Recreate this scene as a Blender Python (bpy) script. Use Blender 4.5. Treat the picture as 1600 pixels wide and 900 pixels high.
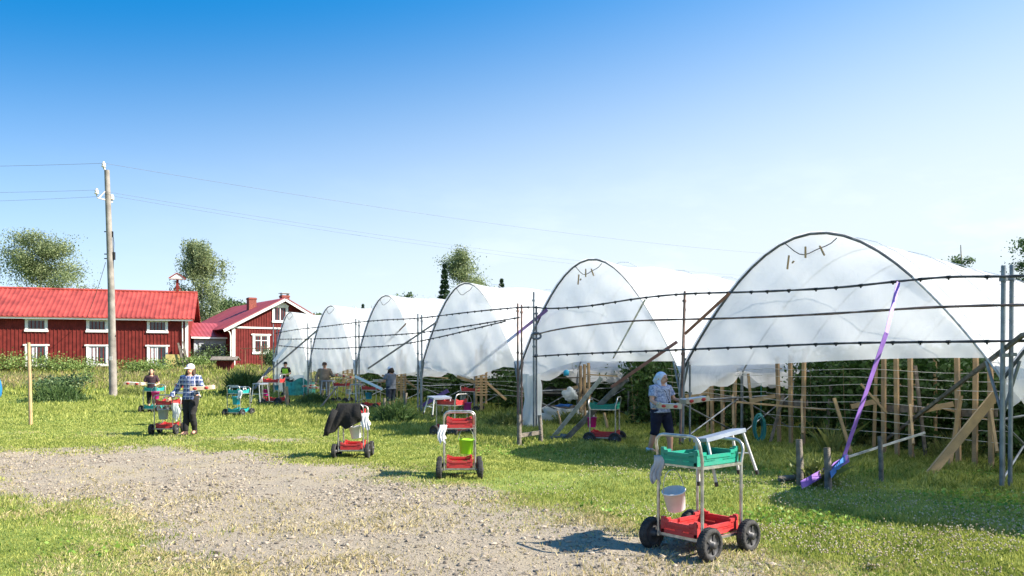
import bpy, math, random
import numpy as np
from mathutils import Vector, Matrix, Euler
random.seed(7); RNG = np.random.default_rng(7)
for o in list(bpy.data.objects): bpy.data.objects.remove(o)
S = bpy.context.scene; COL = S.collection
PI = math.pi; R = math.radians
F, HY, CZ = 1250.0, 567.0, 1.75          # focal length in photo pixels, horizon row, eye height

# ---------------------------------------------------------------- camera, sky, sun, exposure
cam_d = bpy.data.cameras.new('camera'); cam = bpy.data.objects.new('camera', cam_d); COL.objects.link(cam)
cam.location = (0, 0, CZ); cam.rotation_euler = (R(90), 0, 0)
cam_d.sensor_width = 36; cam_d.lens = 36*F/1600; cam_d.shift_y = (HY-450)/1600
cam_d.clip_start = 0.1; cam_d.clip_end = 4000
S.camera = cam
S.view_settings.view_transform = 'Standard'; S.view_settings.look = 'None'
S.view_settings.exposure = 1.72; S.view_settings.gamma = 1
SUN_EL, SUN_AZ = 38.0, 100.0              # azimuth measured clockwise from +Y
w = bpy.data.worlds.new('World'); S.world = w; w.use_nodes = True
nt = w.node_tree; nt.nodes.clear(); N = nt.nodes.new; L = nt.links.new
wo = N('ShaderNodeOutputWorld'); bg = N('ShaderNodeBackground'); L(bg.outputs[0], wo.inputs[0])
sky = N('ShaderNodeTexSky'); sky.sky_type = 'NISHITA'; sky.sun_disc = False
sky.sun_elevation = R(SUN_EL); sky.sun_rotation = R(SUN_AZ); sky.air_density = 1.0; sky.dust_density = .7; sky.ozone_density = 3.0
tc = N('ShaderNodeTexCoord'); sep = N('ShaderNodeSeparateXYZ'); L(tc.outputs['Generated'], sep.inputs[0])
hs = N('ShaderNodeHueSaturation'); hs.inputs['Saturation'].default_value = 1.4; hs.inputs['Hue'].default_value = .491; L(sky.outputs[0], hs.inputs['Color'])
vm = N('ShaderNodeVectorMath'); vm.operation = 'MULTIPLY'; vm.inputs[1].default_value = (1, 1, 2.6); L(tc.outputs['Generated'], vm.inputs[0]); vn = N('ShaderNodeVectorMath'); vn.operation = 'NORMALIZE'; L(vm.outputs[0], vn.inputs[0]); L(vn.outputs[0], sky.inputs[0])
# faint fair-weather wisps low over the horizon
mp = N('ShaderNodeMapping'); mp.inputs['Scale'].default_value = (3, 3, 9); L(tc.outputs['Generated'], mp.inputs[0])
nz = N('ShaderNodeTexNoise'); nz.inputs['Scale'].default_value = 2.2; nz.inputs['Detail'].default_value = 7; nz.inputs['Roughness'].default_value = .6; L(mp.outputs[0], nz.inputs[0])
mr = N('ShaderNodeMapRange'); mr.inputs['From Min'].default_value = .50; mr.inputs['From Max'].default_value = .68; L(nz.outputs[0], mr.inputs[0])
m2 = N('ShaderNodeMapRange'); m2.inputs['From Min'].default_value = .26; m2.inputs['From Max'].default_value = .08; L(sep.outputs['Z'], m2.inputs[0])
m3 = N('ShaderNodeMapRange'); m3.inputs['From Min'].default_value = -.35; m3.inputs['From Max'].default_value = .45; m3.inputs['To Min'].default_value = .15; L(sep.outputs['X'], m3.inputs[0])
ma = N('ShaderNodeMath'); ma.operation = 'MULTIPLY'; L(mr.outputs[0], ma.inputs[0]); L(m2.outputs[0], ma.inputs[1])
mb_ = N('ShaderNodeMath'); mb_.operation = 'MULTIPLY'; L(ma.outputs[0], mb_.inputs[0]); L(m3.outputs[0], mb_.inputs[1])
mc = N('ShaderNodeMath'); mc.operation = 'MULTIPLY'; mc.inputs[1].default_value = .15; L(mb_.outputs[0], mc.inputs[0])
mx = N('ShaderNodeMix'); mx.data_type = 'RGBA'; L(mc.outputs[0], mx.inputs[0]); 
# pale summer haze thickening towards the horizon and towards the sun
hx = N('ShaderNodeMath'); hx.operation = 'MULTIPLY_ADD'; hx.inputs[1].default_value = -.18; L(sep.outputs['X'], hx.inputs[0]); L(sep.outputs['Z'], hx.inputs[2])
hr = N('ShaderNodeMapRange'); hr.interpolation_type = 'SMOOTHSTEP'; hr.inputs['From Min'].default_value = .47; hr.inputs['From Max'].default_value = .05; hr.inputs['To Max'].default_value = .98; L(hx.outputs[0], hr.inputs[0])
hz = N('ShaderNodeMix'); hz.data_type = 'RGBA'; L(hr.outputs[0], hz.inputs[0]); L(hs.outputs[0], hz.inputs[6]); hz.inputs[7].default_value = (2.65, 3.0, 3.25, 1)
L(hz.outputs[2], mx.inputs[6]); mx.inputs[7].default_value = (6, 6, 6, 1)
L(mx.outputs[2], bg.inputs[0]); bg.inputs[1].default_value = 0.102
sd_ = bpy.data.lights.new('sun', 'SUN'); sun = bpy.data.objects.new('sun', sd_); COL.objects.link(sun)
sd_.energy = 3.9; sd_.angle = R(.5); sd_.color = (1, .92, .79)
sdir = Vector((math.sin(R(SUN_AZ))*math.cos(R(SUN_EL)), math.cos(R(SUN_AZ))*math.cos(R(SUN_EL)), math.sin(R(SUN_EL))))
sun.rotation_euler = sdir.to_track_quat('Z', 'Y').to_euler(); sun.location = (30, -10, 40)
S.cycles.transparent_max_bounces = 24

# ---------------------------------------------------------------- helpers
def AT(px, py, Y):
    return Vector(((px-800)/F*Y, Y, CZ-(py-HY)/F*Y))
def sm(a, b, x):
    t = np.clip((x-a)/(b-a), 0, 1); return t*t*(3-2*t)
def H(x, y):                                # terrain height
    r = sm(42, 58, y)*1.25*sm(4, -8, x+(y-45)*.1)
    return r + .018*np.sin(x*.9+1.3)*np.cos(y*.7) + .025*np.sin(x*.31+y*.23)*sm(8, 20, y)
def G(px, py):                              # ground point seen at a pixel
    Y = CZ*F/(py-HY)
    for _ in range(12): Y = (CZ-float(H((px-800)/F*Y, Y)))*F/(py-HY)
    return Vector(((px-800)/F*Y, Y, float(H((px-800)/F*Y, Y))))

_m = {}
def mat(name, col, rough=.7, metal=0, var=.12, scale=6, bump=0, bscale=30, col2=None, spec=.5, detail=4):
    if name in _m: return _m[name]
    m = bpy.data.materials.new(name); m.use_nodes = True; t = m.node_tree; b = t.nodes['Principled BSDF']
    b.inputs['Roughness'].default_value = rough; b.inputs['Metallic'].default_value = metal
    b.inputs['Specular IOR Level'].default_value = spec
    c = t.nodes.new('ShaderNodeTexCoord'); n = t.nodes.new('ShaderNodeTexNoise'); n.inputs['Scale'].default_value = scale; n.inputs['Detail'].default_value = detail
    t.links.new(c.outputs['Object'], n.inputs[0])
    r = t.nodes.new('ShaderNodeValToRGB'); c2 = col2 or tuple(max(0, v*(1-2.2*var)) for v in col)
    c1 = col if col2 else tuple(min(1, v*(1+var)) for v in col)
    r.color_ramp.elements[0].color = (*c2, 1); r.color_ramp.elements[1].color = (*c1, 1)
    r.color_ramp.elements[0].position = .3; r.color_ramp.elements[1].position = .7
    t.links.new(n.outputs[0], r.inputs[0]); t.links.new(r.outputs[0], b.inputs['Base Color'])
    if bump:
        n2 = t.nodes.new('ShaderNodeTexNoise'); n2.inputs['Scale'].default_value = bscale; t.links.new(c.outputs['Object'], n2.inputs[0])
        bp = t.nodes.new('ShaderNodeBump'); bp.inputs['Strength'].default_value = bump; bp.inputs['Distance'].default_value = .02
        t.links.new(n2.outputs[0], bp.inputs['Height']); t.links.new(bp.outputs[0], b.inputs['Normal'])
    _m[name] = m; return m

def leafmat(name, c1, c2, scale=1.5, trans=.4, rough=.55, white=None):
    if name in _m: return _m[name]
    m = bpy.data.materials.new(name); m.use_nodes = True; t = m.node_tree; t.nodes.clear(); n = t.nodes.new; l = t.links.new
    o = n('ShaderNodeOutputMaterial'); g = n('ShaderNodeNewGeometry'); no = n('ShaderNodeTexNoise'); no.inputs['Scale'].default_value = scale; no.inputs['Detail'].default_value = 3
    l(g.outputs['Position'], no.inputs[0]); wn = n('ShaderNodeTexWhiteNoise'); wn.noise_dimensions = '1D'; l(g.outputs['Random Per Island'], wn.inputs['W'])
    a = n('ShaderNodeMath'); a.operation = 'MULTIPLY_ADD'; a.inputs[1].default_value = .55; l(wn.outputs[0], a.inputs[0])
    s = n('ShaderNodeMath'); s.operation = 'SUBTRACT'; s.inputs[1].default_value = .27; l(no.outputs[0], s.inputs[0]); l(s.outputs[0], a.inputs[2])
    r = n('ShaderNodeValToRGB'); r.color_ramp.elements[0].color = (*c1, 1); r.color_ramp.elements[1].color = (*c2, 1)
    r.color_ramp.elements[0].position = .2; r.color_ramp.elements[1].position = .8; l(a.outputs[0], r.inputs[0])
    b = n('ShaderNodeBsdfPrincipled'); b.inputs['Roughness'].default_value = rough; b.inputs['Specular IOR Level'].default_value = .35; l(r.outputs[0], b.inputs['Base Color'])
    tr = n('ShaderNodeBsdfTranslucent'); l(r.outputs[0], tr.inputs[0]); mi = n('ShaderNodeMixShader'); mi.inputs[0].default_value = trans
    l(b.outputs[0], mi.inputs[1]); l(tr.outputs[0], mi.inputs[2]); l(mi.outputs[0], o.inputs[0]); _m[name] = m; return m

def tag(o, label=None, cat=None, group=None, kind=None):
    if label: o['label'] = label
    if cat: o['category'] = cat
    if group: o['group'] = group
    if kind: o['kind'] = kind
    return o
def empty(name, loc, rz=0, label=None, cat=None, group=None):
    o = bpy.data.objects.new(name, None); o.empty_display_size = .2; COL.objects.link(o); o.location = loc; o.rotation_euler = (0, 0, rz)
    return tag(o, label, cat, group)
KIDS = {}
def link(name, me, m, parent=None, loc=(0, 0, 0), rot=(0, 0, 0)):
    o = bpy.data.objects.new(name, me); COL.objects.link(o); o.location = loc; o.rotation_euler = rot
    for q in (m if isinstance(m, (list, tuple)) else [m]): me.materials.append(q)
    if parent: o.parent = parent; KIDS.setdefault(parent, []).append(o)
    return o
def copy_tree(o, parent=None):
    c = o.copy(); COL.objects.link(c); c.parent = parent
    if parent: KIDS.setdefault(parent, []).append(c)
    for k in KIDS.get(o, []): copy_tree(k, c)
    return c
class MB:
    def __init__(s): s.v = []; s.f = []; s.m = []; s.sm = []; s.cur = 0; s.smooth = False
    def add(s, v, f, smooth=None):
        o = len(s.v); s.v += [tuple(p) for p in v]
        for q in f: s.f.append(tuple(i+o for i in q)); s.m.append(s.cur); s.sm.append(s.smooth if smooth is None else smooth)
        return s
    def box(s, c, d, rot=None, taper=1):
        x, y, z = d[0]/2, d[1]/2, d[2]/2
        v = [Vector((a*x*(taper if e > 0 else 1), b*y*(taper if e > 0 else 1), e*z)) for e in (-1, 1) for a, b in ((-1, -1), (1, -1), (1, 1), (-1, 1))]
        M = rot if isinstance(rot, Matrix) else (Euler(rot).to_matrix() if rot else None)
        c = Vector(c); v = [(M @ p if M else p)+c for p in v]
        return s.add(v, [(3, 2, 1, 0), (4, 5, 6, 7), (0, 1, 5, 4), (1, 2, 6, 5), (2, 3, 7, 6), (3, 0, 4, 7)], False)
    def bar(s, a, b, w, t, up=(0, 0, 1)):    # rectangular beam between two points, w across, t thick along up
        a, b = Vector(a), Vector(b); d = (b-a).normalized(); x = d.cross(Vector(up))
        if x.length < 1e-3: x = d.cross(Vector((0, 1, 0)))
        x.normalize(); y = x.cross(d).normalized(); M = Matrix((x, d, y)).transposed()
        return s.box((a+b)/2, (w, (b-a).length, t), M)
    def tube(s, pts, r, n=8, cap=True, ell=1, closed=False):
        pts = [Vector(p) for p in pts]; k = len(pts); rr = r if isinstance(r, (list, tuple)) else [r]*k
        v = []; ref = None
        for i in range(k):
            if closed: d = pts[(i+1) % k]-pts[i-1]
            else: d = pts[min(i+1, k-1)]-pts[max(i-1, 0)]
            d.normalize()
            if ref is None: ref = d.cross(Vector((0, 0, 1)) if abs(d.z) < .9 else Vector((0, 1, 0))).normalized()
            ref = (ref-d*ref.dot(d)); ref.normalize(); q = d.cross(ref)
            for j in range(n):
                a = 2*PI*j/n; v.append(pts[i]+(ref*math.cos(a)+q*math.sin(a)*ell)*rr[i])
        f = [(i*n+j, i*n+(j+1) % n, ((i+1) % k)*n+(j+1) % n, ((i+1) % k)*n+j) for i in range(k if closed else k-1) for j in range(n)]
        s.add(v, f, True)
        if cap and not closed: s.add([v[j] for j in range(n)], [tuple(range(n))[::-1]], False); s.add(v[-n:], [tuple(range(n))], False)
        return s
    def lathe(s, prof, c=(0, 0, 0), n=20, rot=None, sx=1, sy=1):
        c = Vector(c); M = rot if isinstance(rot, Matrix) else (Euler(rot).to_matrix() if rot else None); v = []
        for r, z in prof:
            for j in range(n):
                p = Vector((r*sx*math.cos(2*PI*j/n), r*sy*math.sin(2*PI*j/n), z)); v.append((M @ p if M else p)+c)
        f = [(i*n+j, i*n+(j+1) % n, (i+1)*n+(j+1) % n, (i+1)*n+j) for i in range(len(prof)-1) for j in range(n)]
        return s.add(v, f, True)
    def ball(s, c, r, n=12, k=8):
        rx, ry, rz = r if isinstance(r, (list, tuple)) else (r, r, r)
        return s.lathe([(max(1e-4, math.sin(PI*i/k))*1.0, -math.cos(PI*i/k)*rz) for i in range(k+1)], c, n, None, rx, ry)
    def build(s, name, m, parent=None, loc=(0, 0, 0), rot=(0, 0, 0), bevel=0):
        me = bpy.data.meshes.new(name); me.from_pydata(s.v, [], s.f)
        me.polygons.foreach_set('material_index', s.m); me.polygons.foreach_set('use_smooth', s.sm); me.update()
        o = link(name, me, m, parent, loc, rot)
        if bevel:
            b = o.modifiers.new('bevel', 'BEVEL'); b.width = bevel; b.segments = 2; b.limit_method = 'ANGLE'
        return o
def npmesh(name, V, FI, m, parent=None, loc=(0, 0, 0), nper=4, smooth=False):
    me = bpy.data.meshes.new(name); nf = len(FI); me.vertices.add(len(V)); me.vertices.foreach_set('co', np.ascontiguousarray(V, np.float32).ravel())
    me.loops.add(nf*nper); me.loops.foreach_set('vertex_index', np.ascontiguousarray(FI, np.int32).ravel())
    me.polygons.add(nf); me.polygons.foreach_set('loop_start', np.arange(nf, dtype=np.int32)*nper); 
    me.polygons.foreach_set('use_smooth', np.full(nf, smooth)); me.update(calc_edges=True); me.validate()
    return link(name, me, m, parent, loc)
def leaves(C, size, asp=.6, rng=RNG, flat=0.0, droop=0.0):
    """pointed diamond leaves at centres C"""
    n = len(C); size = np.broadcast_to(size, (n,))*rng.uniform(.6, 1.3, n)
    d = rng.normal(size=(n, 3)); d[:, 2] = d[:, 2]*(1-flat)-droop; d /= np.linalg.norm(d, axis=1)[:, None]
    q = rng.normal(size=(n, 3)); q -= d*(q*d).sum(1)[:, None]; q /= np.linalg.norm(q, axis=1)[:, None]
    a = d*size[:, None]*.5; b = q*size[:, None]*.5*asp
    V = np.stack([C-a, C+b-a*.1, C+a, C-b-a*.1], 1).reshape(-1, 3); return V, np.arange(n*4).reshape(-1, 4)
def vnoise(x, y, s, seed=0):
    x = np.asarray(x)/s+seed*17.3; y = np.asarray(y)/s+seed*9.1; xi = np.floor(x); yi = np.floor(y); fx = x-xi; fy = y-yi
    fx = fx*fx*(3-2*fx); fy = fy*fy*(3-2*fy)
    h = lambda a, b: np.modf(np.abs(np.sin(a*127.1+b*311.7+seed*3.7)*43758.5453))[0]
    return (h(xi, yi)*(1-fx)+h(xi+1, yi)*fx)*(1-fy)+(h(xi, yi+1)*(1-fx)+h(xi+1, yi+1)*fx)*fy

# ---------------------------------------------------------------- gravel yard outline (metres)
POLY = np.array([(-60, 18), (-14, 15.4), (-9.5, 15.7), (-7.1, 16.0), (-4.1, 14.7), (-2.5, 13.3), (-1.2, 11.3), (0.0, 9.6), (.8, 8.3), (1.9, 7.15), (3.1, 6.5), (4.4, 5.6), (5.5, 3), (4, -6),
                 (-1, -6), (-1.6, 3), (-2.7, 6.4), (-3.7, 7.9), (-5.3, 10.3), (-7.6, 11.5), (-14, 12.2), (-60, 14)], float)
def sdist(x, y, P=POLY):
    x = np.asarray(x, float); y = np.asarray(y, float); d = np.full(x.shape, 1e9); ins = np.zeros(x.shape, bool)
    for i in range(len(P)):
        a, b = P[i-1], P[i]; e = b-a; t = np.clip(((x-a[0])*e[0]+(y-a[1])*e[1])/(e@e), 0, 1)
        d = np.minimum(d, np.hypot(x-a[0]-e[0]*t, y-a[1]-e[1]*t))
        c = ((a[1] > y) != (b[1] > y)) & (x < (b[0]-a[0])*(y-a[1])/(b[1]-a[1]+1e-12)+a[0]); ins ^= c
    return np.where(ins, -d, d)              # negative inside the gravel
def bare(x, y):                              # 1 = gravel, 0 = grass
    s = sdist(x, y)+(vnoise(x, y, 1.1, 1)-.5)*1.3+(vnoise(x, y, .35, 2)-.5)*.6
    b = 1-sm(-.9, 1.3, s)
    t = np.exp(-(((x+5.8)/1.9)**2+((y-18.2)/1.0)**2))*.75*vnoise(x, y, .9, 33)*1.6+np.exp(-(((x+10)/2.6)**2+((y-19.3)/.9)**2))*.6*vnoise(x, y, .8, 34)   # worn track
    t = t+np.exp(-(((x+19.5)/4.5)**2+((y-41)/1.3)**2))*.9
    return np.clip(np.maximum(b, t+(vnoise(x, y, .5, 3)-.5)*.5*(t > .1)), 0, 1)

# ---------------------------------------------------------------- ground
def axis_pts(segs):
    o = []
    for a, b, s in segs: o += list(np.arange(a, b, s))
    return np.array(o+[segs[-1][1]])
xs = axis_pts([(-1500, -200, 130), (-200, -60, 10), (-60, -16, 1.2), (-16, 12, .12), (12, 40, 1), (40, 200, 10), (200, 1500, 130)])
ys = axis_pts([(-200, -10, 15), (-10, 4, 1), (4, 22, .12), (22, 70, .7), (70, 200, 5), (200, 3000, 140)])
gx, gy = np.meshgrid(xs, ys); gz = H(gx, gy)
bv = bare(gx, gy); near = (gy < 22) & (np.abs(gx) < 16)
gz = gz+np.where(near, (vnoise(gx, gy, .3, 5)-.5)*.035*bv+(vnoise(gx, gy, .9, 6)-.5)*.04, 0)
nx, ny = len(xs), len(ys); idx = np.arange(nx*ny).reshape(ny, nx)
FI = np.stack([idx[:-1, :-1], idx[:-1, 1:], idx[1:, 1:], idx[1:, :-1]], -1).reshape(-1, 4)
def ground_mat():
    m = bpy.data.materials.new('ground'); m.use_nodes = True; t = m.node_tree; n = t.nodes.new; l = t.links.new; b = t.nodes['Principled BSDF']
    b.inputs['Roughness'].default_value = .95; b.inputs['Specular IOR Level'].default_value = .15
    at = n('ShaderNodeAttribute'); at.attribute_name = 'bare'; g = n('ShaderNodeNewGeometry')
    def noise(s, d=5, r=.6):
        q = n('ShaderNodeTexNoise'); q.inputs['Scale'].default_value = s; q.inputs['Detail'].default_value = d; q.inputs['Roughness'].default_value = r; l(g.outputs['Position'], q.inputs[0]); return q
    def ramp(src, st):
        r = n('ShaderNodeValToRGB'); e = r.color_ramp.elements
        while len(e) < len(st): e.new(.5)
        for k, (p, c) in enumerate(st): e[k].position = p; e[k].color = (*c, 1)
        l(src, r.inputs[0]); return r
    def mix(fac, a, c, mode='MIX'):
        x = n('ShaderNodeMix'); x.data_type = 'RGBA'; x.blend_type = mode
        if isinstance(fac, float): x.inputs[0].default_value = fac
        else: l(fac, x.inputs[0])
        l(a, x.inputs[6]); l(c, x.inputs[7]); return x.outputs[2]
    grav = ramp(noise(38, 6, .75).outputs[0], [(.3, (.10, .08, .06)), (.46, (.28, .23, .17)), (.6, (.38, .32, .24)), (.75, (.51, .44, .34))])
    sand = ramp(noise(1.3, 8, .7).outputs[0], [(.32, (.25, .22, .185)), (.5, (.36, .315, .25)), (.7, (.42, .35, .20))])
    gm = mix(.38, grav.outputs[0], sand.outputs[0])
    gr = ramp(noise(1.1, 8, .7).outputs[0], [(.3, (.10, .16, .03)), (.5, (.18, .26, .05)), (.62, (.25, .31, .07)), (.75, (.32, .32, .13))])
    gr2 = ramp(noise(24, 6, .8).outputs[0], [(.3, (.07, .10, .02)), (.7, (.32, .34, .1))])
    gg = mix(.4, gr.outputs[0], gr2.outputs[0])
    nb = noise(7, 5, .7); a = n('ShaderNodeMath'); a.operation = 'MULTIPLY_ADD'; l(nb.outputs[0], a.inputs[0]); a.inputs[1].default_value = 1.1; l(at.outputs['Fac'], a.inputs[2])
    mr = n('ShaderNodeMapRange'); mr.inputs['From Min'].default_value = .85; mr.inputs['From Max'].default_value = 1.3; l(a.outputs[0], mr.inputs[0])
    l(mix(mr.outputs[0], gg, gm), b.inputs['Base Color'])
    bp = n('ShaderNodeBump'); bp.inputs['Strength'].default_value = .9; bp.inputs['Distance'].default_value = .03; l(noise(30, 8, .75).outputs[0], bp.inputs['Height']); l(bp.outputs[0], b.inputs['Normal'])
    return m
gr_o = npmesh('ground', np.stack([gx, gy, gz], -1).reshape(-1, 3), FI, ground_mat(), smooth=True)
tag(gr_o, 'gravel yard and grassy field running back to the farm', 'ground', kind='structure')
at_ = gr_o.data.attributes.new('bare', 'FLOAT', 'POINT'); at_.data.foreach_set('value', bv.astype(np.float32).ravel())

# loose stones on the yard
def icos():
    t = (1+5**.5)/2; v = np.array([(-1, t, 0), (1, t, 0), (-1, -t, 0), (1, -t, 0), (0, -1, t), (0, 1, t), (0, -1, -t), (0, 1, -t), (t, 0, -1), (t, 0, 1), (-t, 0, -1), (-t, 0, 1)])/1.9
    f = np.array([(0, 11, 5), (0, 5, 1), (0, 1, 7), (0, 7, 10), (0, 10, 11), (1, 5, 9), (5, 11, 4), (11, 10, 2), (10, 7, 6), (7, 1, 8), (3, 9, 4), (3, 4, 2), (3, 2, 6), (3, 6, 8), (3, 8, 9), (4, 9, 5), (2, 4, 11), (6, 2, 10), (8, 6, 7), (9, 8, 1)]); return v, f
iv, iff = icos()
def scatter(n, x0, x1, y0, y1, pf, bias=1.0):
    u = RNG.uniform(0, 1, n); y = 1/(1/y0+(1/y1-1/y0)*u) if bias else RNG.uniform(y0, y1, n)
    lim = .70*y+1.0; x = RNG.uniform(-1, 1, n)*lim; k = (x > x0) & (x < x1); x, y = x[k], y[k]
    k = RNG.uniform(0, 1, len(x)) < pf(x, y); return x[k], y[k]
sx, sy = scatter(200000, -16, 9, 5.2, 17, lambda x, y: sm(.3, .9, bare(x, y))*(.25+.75*sm(.4, .65, vnoise(x, y, 1.3, 8))))
sz = .0025+.022*RNG.uniform(0, 1, len(sx))**14+.003*RNG.uniform(0, 1, len(sx))+.0005*sy*RNG.uniform(0, 1, len(sx))
sc = sz[:, None, None]*RNG.uniform(.6, 1.4, (len(sx), 1, 3))*np.array([1.2, 1.2, .7])
SV = iv[None]*sc*RNG.uniform(.75, 1.25, (len(sx), 12, 1))+np.stack([sx, sy, H(sx, sy)+sz*.25+(vnoise(sx, sy, .9, 6)-.5)*.04+(vnoise(sx, sy, .3, 5)-.5)*.035*bare(sx, sy)], -1)[:, None]
tag(npmesh('gravel_stones', SV.reshape(-1, 3), (iff[None]+np.arange(len(sx))[:, None, None]*12).reshape(-1, 3), leafmat('stone', (.12, .10, .08), (.38, .32, .25), 9, 0, .9), nper=3),
    'loose grey and tan stones strewn over the yard', 'gravel', kind='stuff')

def Hn(x, y):                              # terrain with the small unevenness of the near ground
    nr = (y < 22) & (np.abs(x) < 16)
    return H(x, y)+np.where(nr, (vnoise(x, y, .3, 5)-.5)*.035*bare(x, y)+(vnoise(x, y, .9, 6)-.5)*.04, 0)
def blades(name, x, y, hgt, wid, m, lean=.5, label='', cat='grass', kind='stuff', z=None, parent=None):
    n = len(x); h = hgt*RNG.uniform(.5, 1.25, n); a = RNG.uniform(0, 2*PI, n); wv = wid*RNG.uniform(.6, 1.4, n)
    b = np.stack([x, y, (Hn(x, y) if z is None else z)-.008], -1); s = np.stack([np.cos(a), np.sin(a), np.zeros(n)], -1)*wv[:, None]*.5
    ld = np.stack([-np.sin(a)+RNG.normal(0, .5, n), np.cos(a)+RNG.normal(0, .5, n), np.zeros(n)], -1)*(lean*h)[:, None]*RNG.uniform(.1, 1, (n, 1))
    up = np.array([0, 0, 1.0])*h[:, None]
    V = np.stack([b-s, b+s, b+up*.6+ld*.35+s*.6, b+up*.95+ld, b+up*.6+ld*.35-s*.6], 1).reshape(-1, 3)
    FI = (np.arange(n)[:, None]*5+np.array([[0, 1, 2, 3, 4]]))
    return tag(npmesh(name, V, FI, m, parent, nper=5), label, cat, kind=kind) if kind else npmesh(name, V, FI, m, parent, nper=5)
g_green = leafmat('grass_blade', (.15, .21, .03), (.50, .51, .14), 2.2, .4)
g_dry = leafmat('dry_blade', (.33, .29, .12), (.62, .52, .30), 1.2, .3)
g_tall = leafmat('tall_blade', (.10, .15, .03), (.30, .32, .10), .5, .35)
def offtun(x, y): # distance in front of the tunnel row line (+ = camera side)
    return ((6.93-x)*.700+(11.3-y)*(.714))
x, y = scatter(430000, -30, 20, 5.2, 24, lambda x, y: (1-bare(x, y))**1.5*(.3+.7*vnoise(x, y, .8, 11)))
hh = .028+.04*sm(.2, .9, vnoise(x, y, 1.7, 12))+.13*sm(2.2, .2, offtun(x, y))*vnoise(x, y, .5, 13)
blades('grass', x, y, hh, .006+.0007*y, g_green, .7, 'short green lawn grass beside the gravel yard')
x, y = scatter(430000, -60, 40, 13, 62, lambda x, y: (1-bare(x, y))*(.35+.65*vnoise(x, y, 1.5, 14)))
hh = .032+.02*vnoise(x, y, .7, 25)+.08*vnoise(x, y, 2.5, 15)*sm(20, 30, y)+.03*sm(22, 27, y)+.25*sm(39, 50, y)*(x < -4)+.1*sm(2, 0, offtun(x, y))
blades('meadow_grass', x, y, hh, .012+.0009*y, g_green, .6, 'rougher green grass of the field around the tunnels')
x, y = scatter(300000, -16, 12, 5.2, 20, lambda x, y: sm(.02, .35, bare(x, y))*(1-.93*sm(.5, .95, bare(x, y)))*vnoise(x, y, .45, 16)**.7*.9+.22*(bare(x, y) > .9)*sm(.36, .75, vnoise(x, y, .7, 20)))
blades('dry_grass', x, y, .03+.03*vnoise(x, y, .6, 17), .008+.0004*y, g_dry, 1.1, 'straw coloured dry grass along the edge of the gravel')
x, y = scatter(120000, -60, -6, 46, 75, lambda x, y: .9*sm(-8.5, -11, x))
k = y < 62; x, y = x[k], y[k]
blades('tall_grass', x, y, .22+.32*vnoise(x, y, 3, 18), .05, leafmat('seedy', (.13, .20, .05), (.50, .38, .22), .3, .3), .4, 'unmown tall seeding grass in front of the red farm buildings')
# clover heads and broad leaves
x, y = scatter(24000, -3, 14, 5.4, 19, lambda x, y: (bare(x, y) < .2)*sm(.35, .7, vnoise(x, y, 1.1, 19))*sm(-1.5, 1.5, x-(12-y)*.25)*sm(.3, 1.8, offtun(x, y)))
n = len(x); cz = Hn(x, y)+.045+.05*RNG.uniform(0, 1, n); cs = .0085*RNG.uniform(.7, 1.3, n)
V = iv[None]*cs[:, None, None]+np.stack([x, y, cz], -1)[:, None]
tag(npmesh('clover_flowers', V.reshape(-1, 3), (iff[None]+np.arange(n)[:, None, None]*12).reshape(-1, 3), leafmat('clover', (.40, .30, .18), (.60, .54, .38), 3, .2), nper=3), 'white clover heads dotted through the lawn', 'clover', kind='stuff')
x, y = scatter(42000, -8, 14, 5.4, 19, lambda x, y: (bare(x, y) < .35)*sm(.5, .75, vnoise(x, y, 1.3, 22))*np.where(x < -1.5, .12, 1))
C = np.stack([x, y, Hn(x, y)+.03+.05*RNG.uniform(0, 1, len(x))], -1); V, FI = leaves(C, .05, .7, flat=.6)
tag(npmesh('broadleaf_weeds', V, FI, leafmat('weedleaf', (.08, .18, .02), (.26, .40, .06), 1, .35)), 'bright leafy weeds growing low in the lawn', 'weeds', kind='stuff')
# ================================================================ FARM BUILDINGS
m_red = mat('falu_red', (.185, .028, .023), .85, var=.15, scale=3, spec=.2)
m_red2 = mat('falu_red_house', (.15, .024, .022), .85, var=.15, scale=3, spec=.2)
m_roof = mat('red_roof_sheet', (.36, .052, .038), .6, var=.2, scale=1.2)
m_roof2 = mat('wine_roof_sheet', (.28, .055, .065), .5, var=.1, scale=1.2)
m_white = mat('white_paint', (.78, .77, .74), .6, var=.05)
m_grey_paint = mat('grey_paint', (.33, .36, .40), .7, var=.06)
m_glass = mat('window_glass', (.03, .04, .05), .08, var=.3, scale=2, spec=.8)
m_curtain = mat('curtain', (.62, .64, .66), .9, var=.1, scale=8)
m_stone = mat('plinth_stone', (.42, .40, .38), .9, var=.25, scale=5, bump=.5)
m_brick = mat('chimney_brick', (.26, .07, .05), .9, var=.25, scale=14)
m_steel = mat('galvanised', (.50, .51, .52), .42, .85, var=.15, scale=12)
m_oldwood = mat('weathered_wood', (.20, .17, .14), .9, var=.25, scale=9, bump=.5, bscale=50)
m_plank = mat('fresh_pine', (.50, .34, .17), .8, col2=(.30, .21, .12), scale=4, detail=8, bump=.25, bscale=60)
m_pine = mat('trellis_pine', (.52, .34, .17), .85, var=.22, scale=3, col2=(.20, .15, .10), detail=8, bump=.3, bscale=50)
m_dark = mat('dark_rubber', (.025, .025, .027), .75, var=.3, scale=20)
m_black = mat('black_plastic', (.02, .02, .02), .45)

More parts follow.
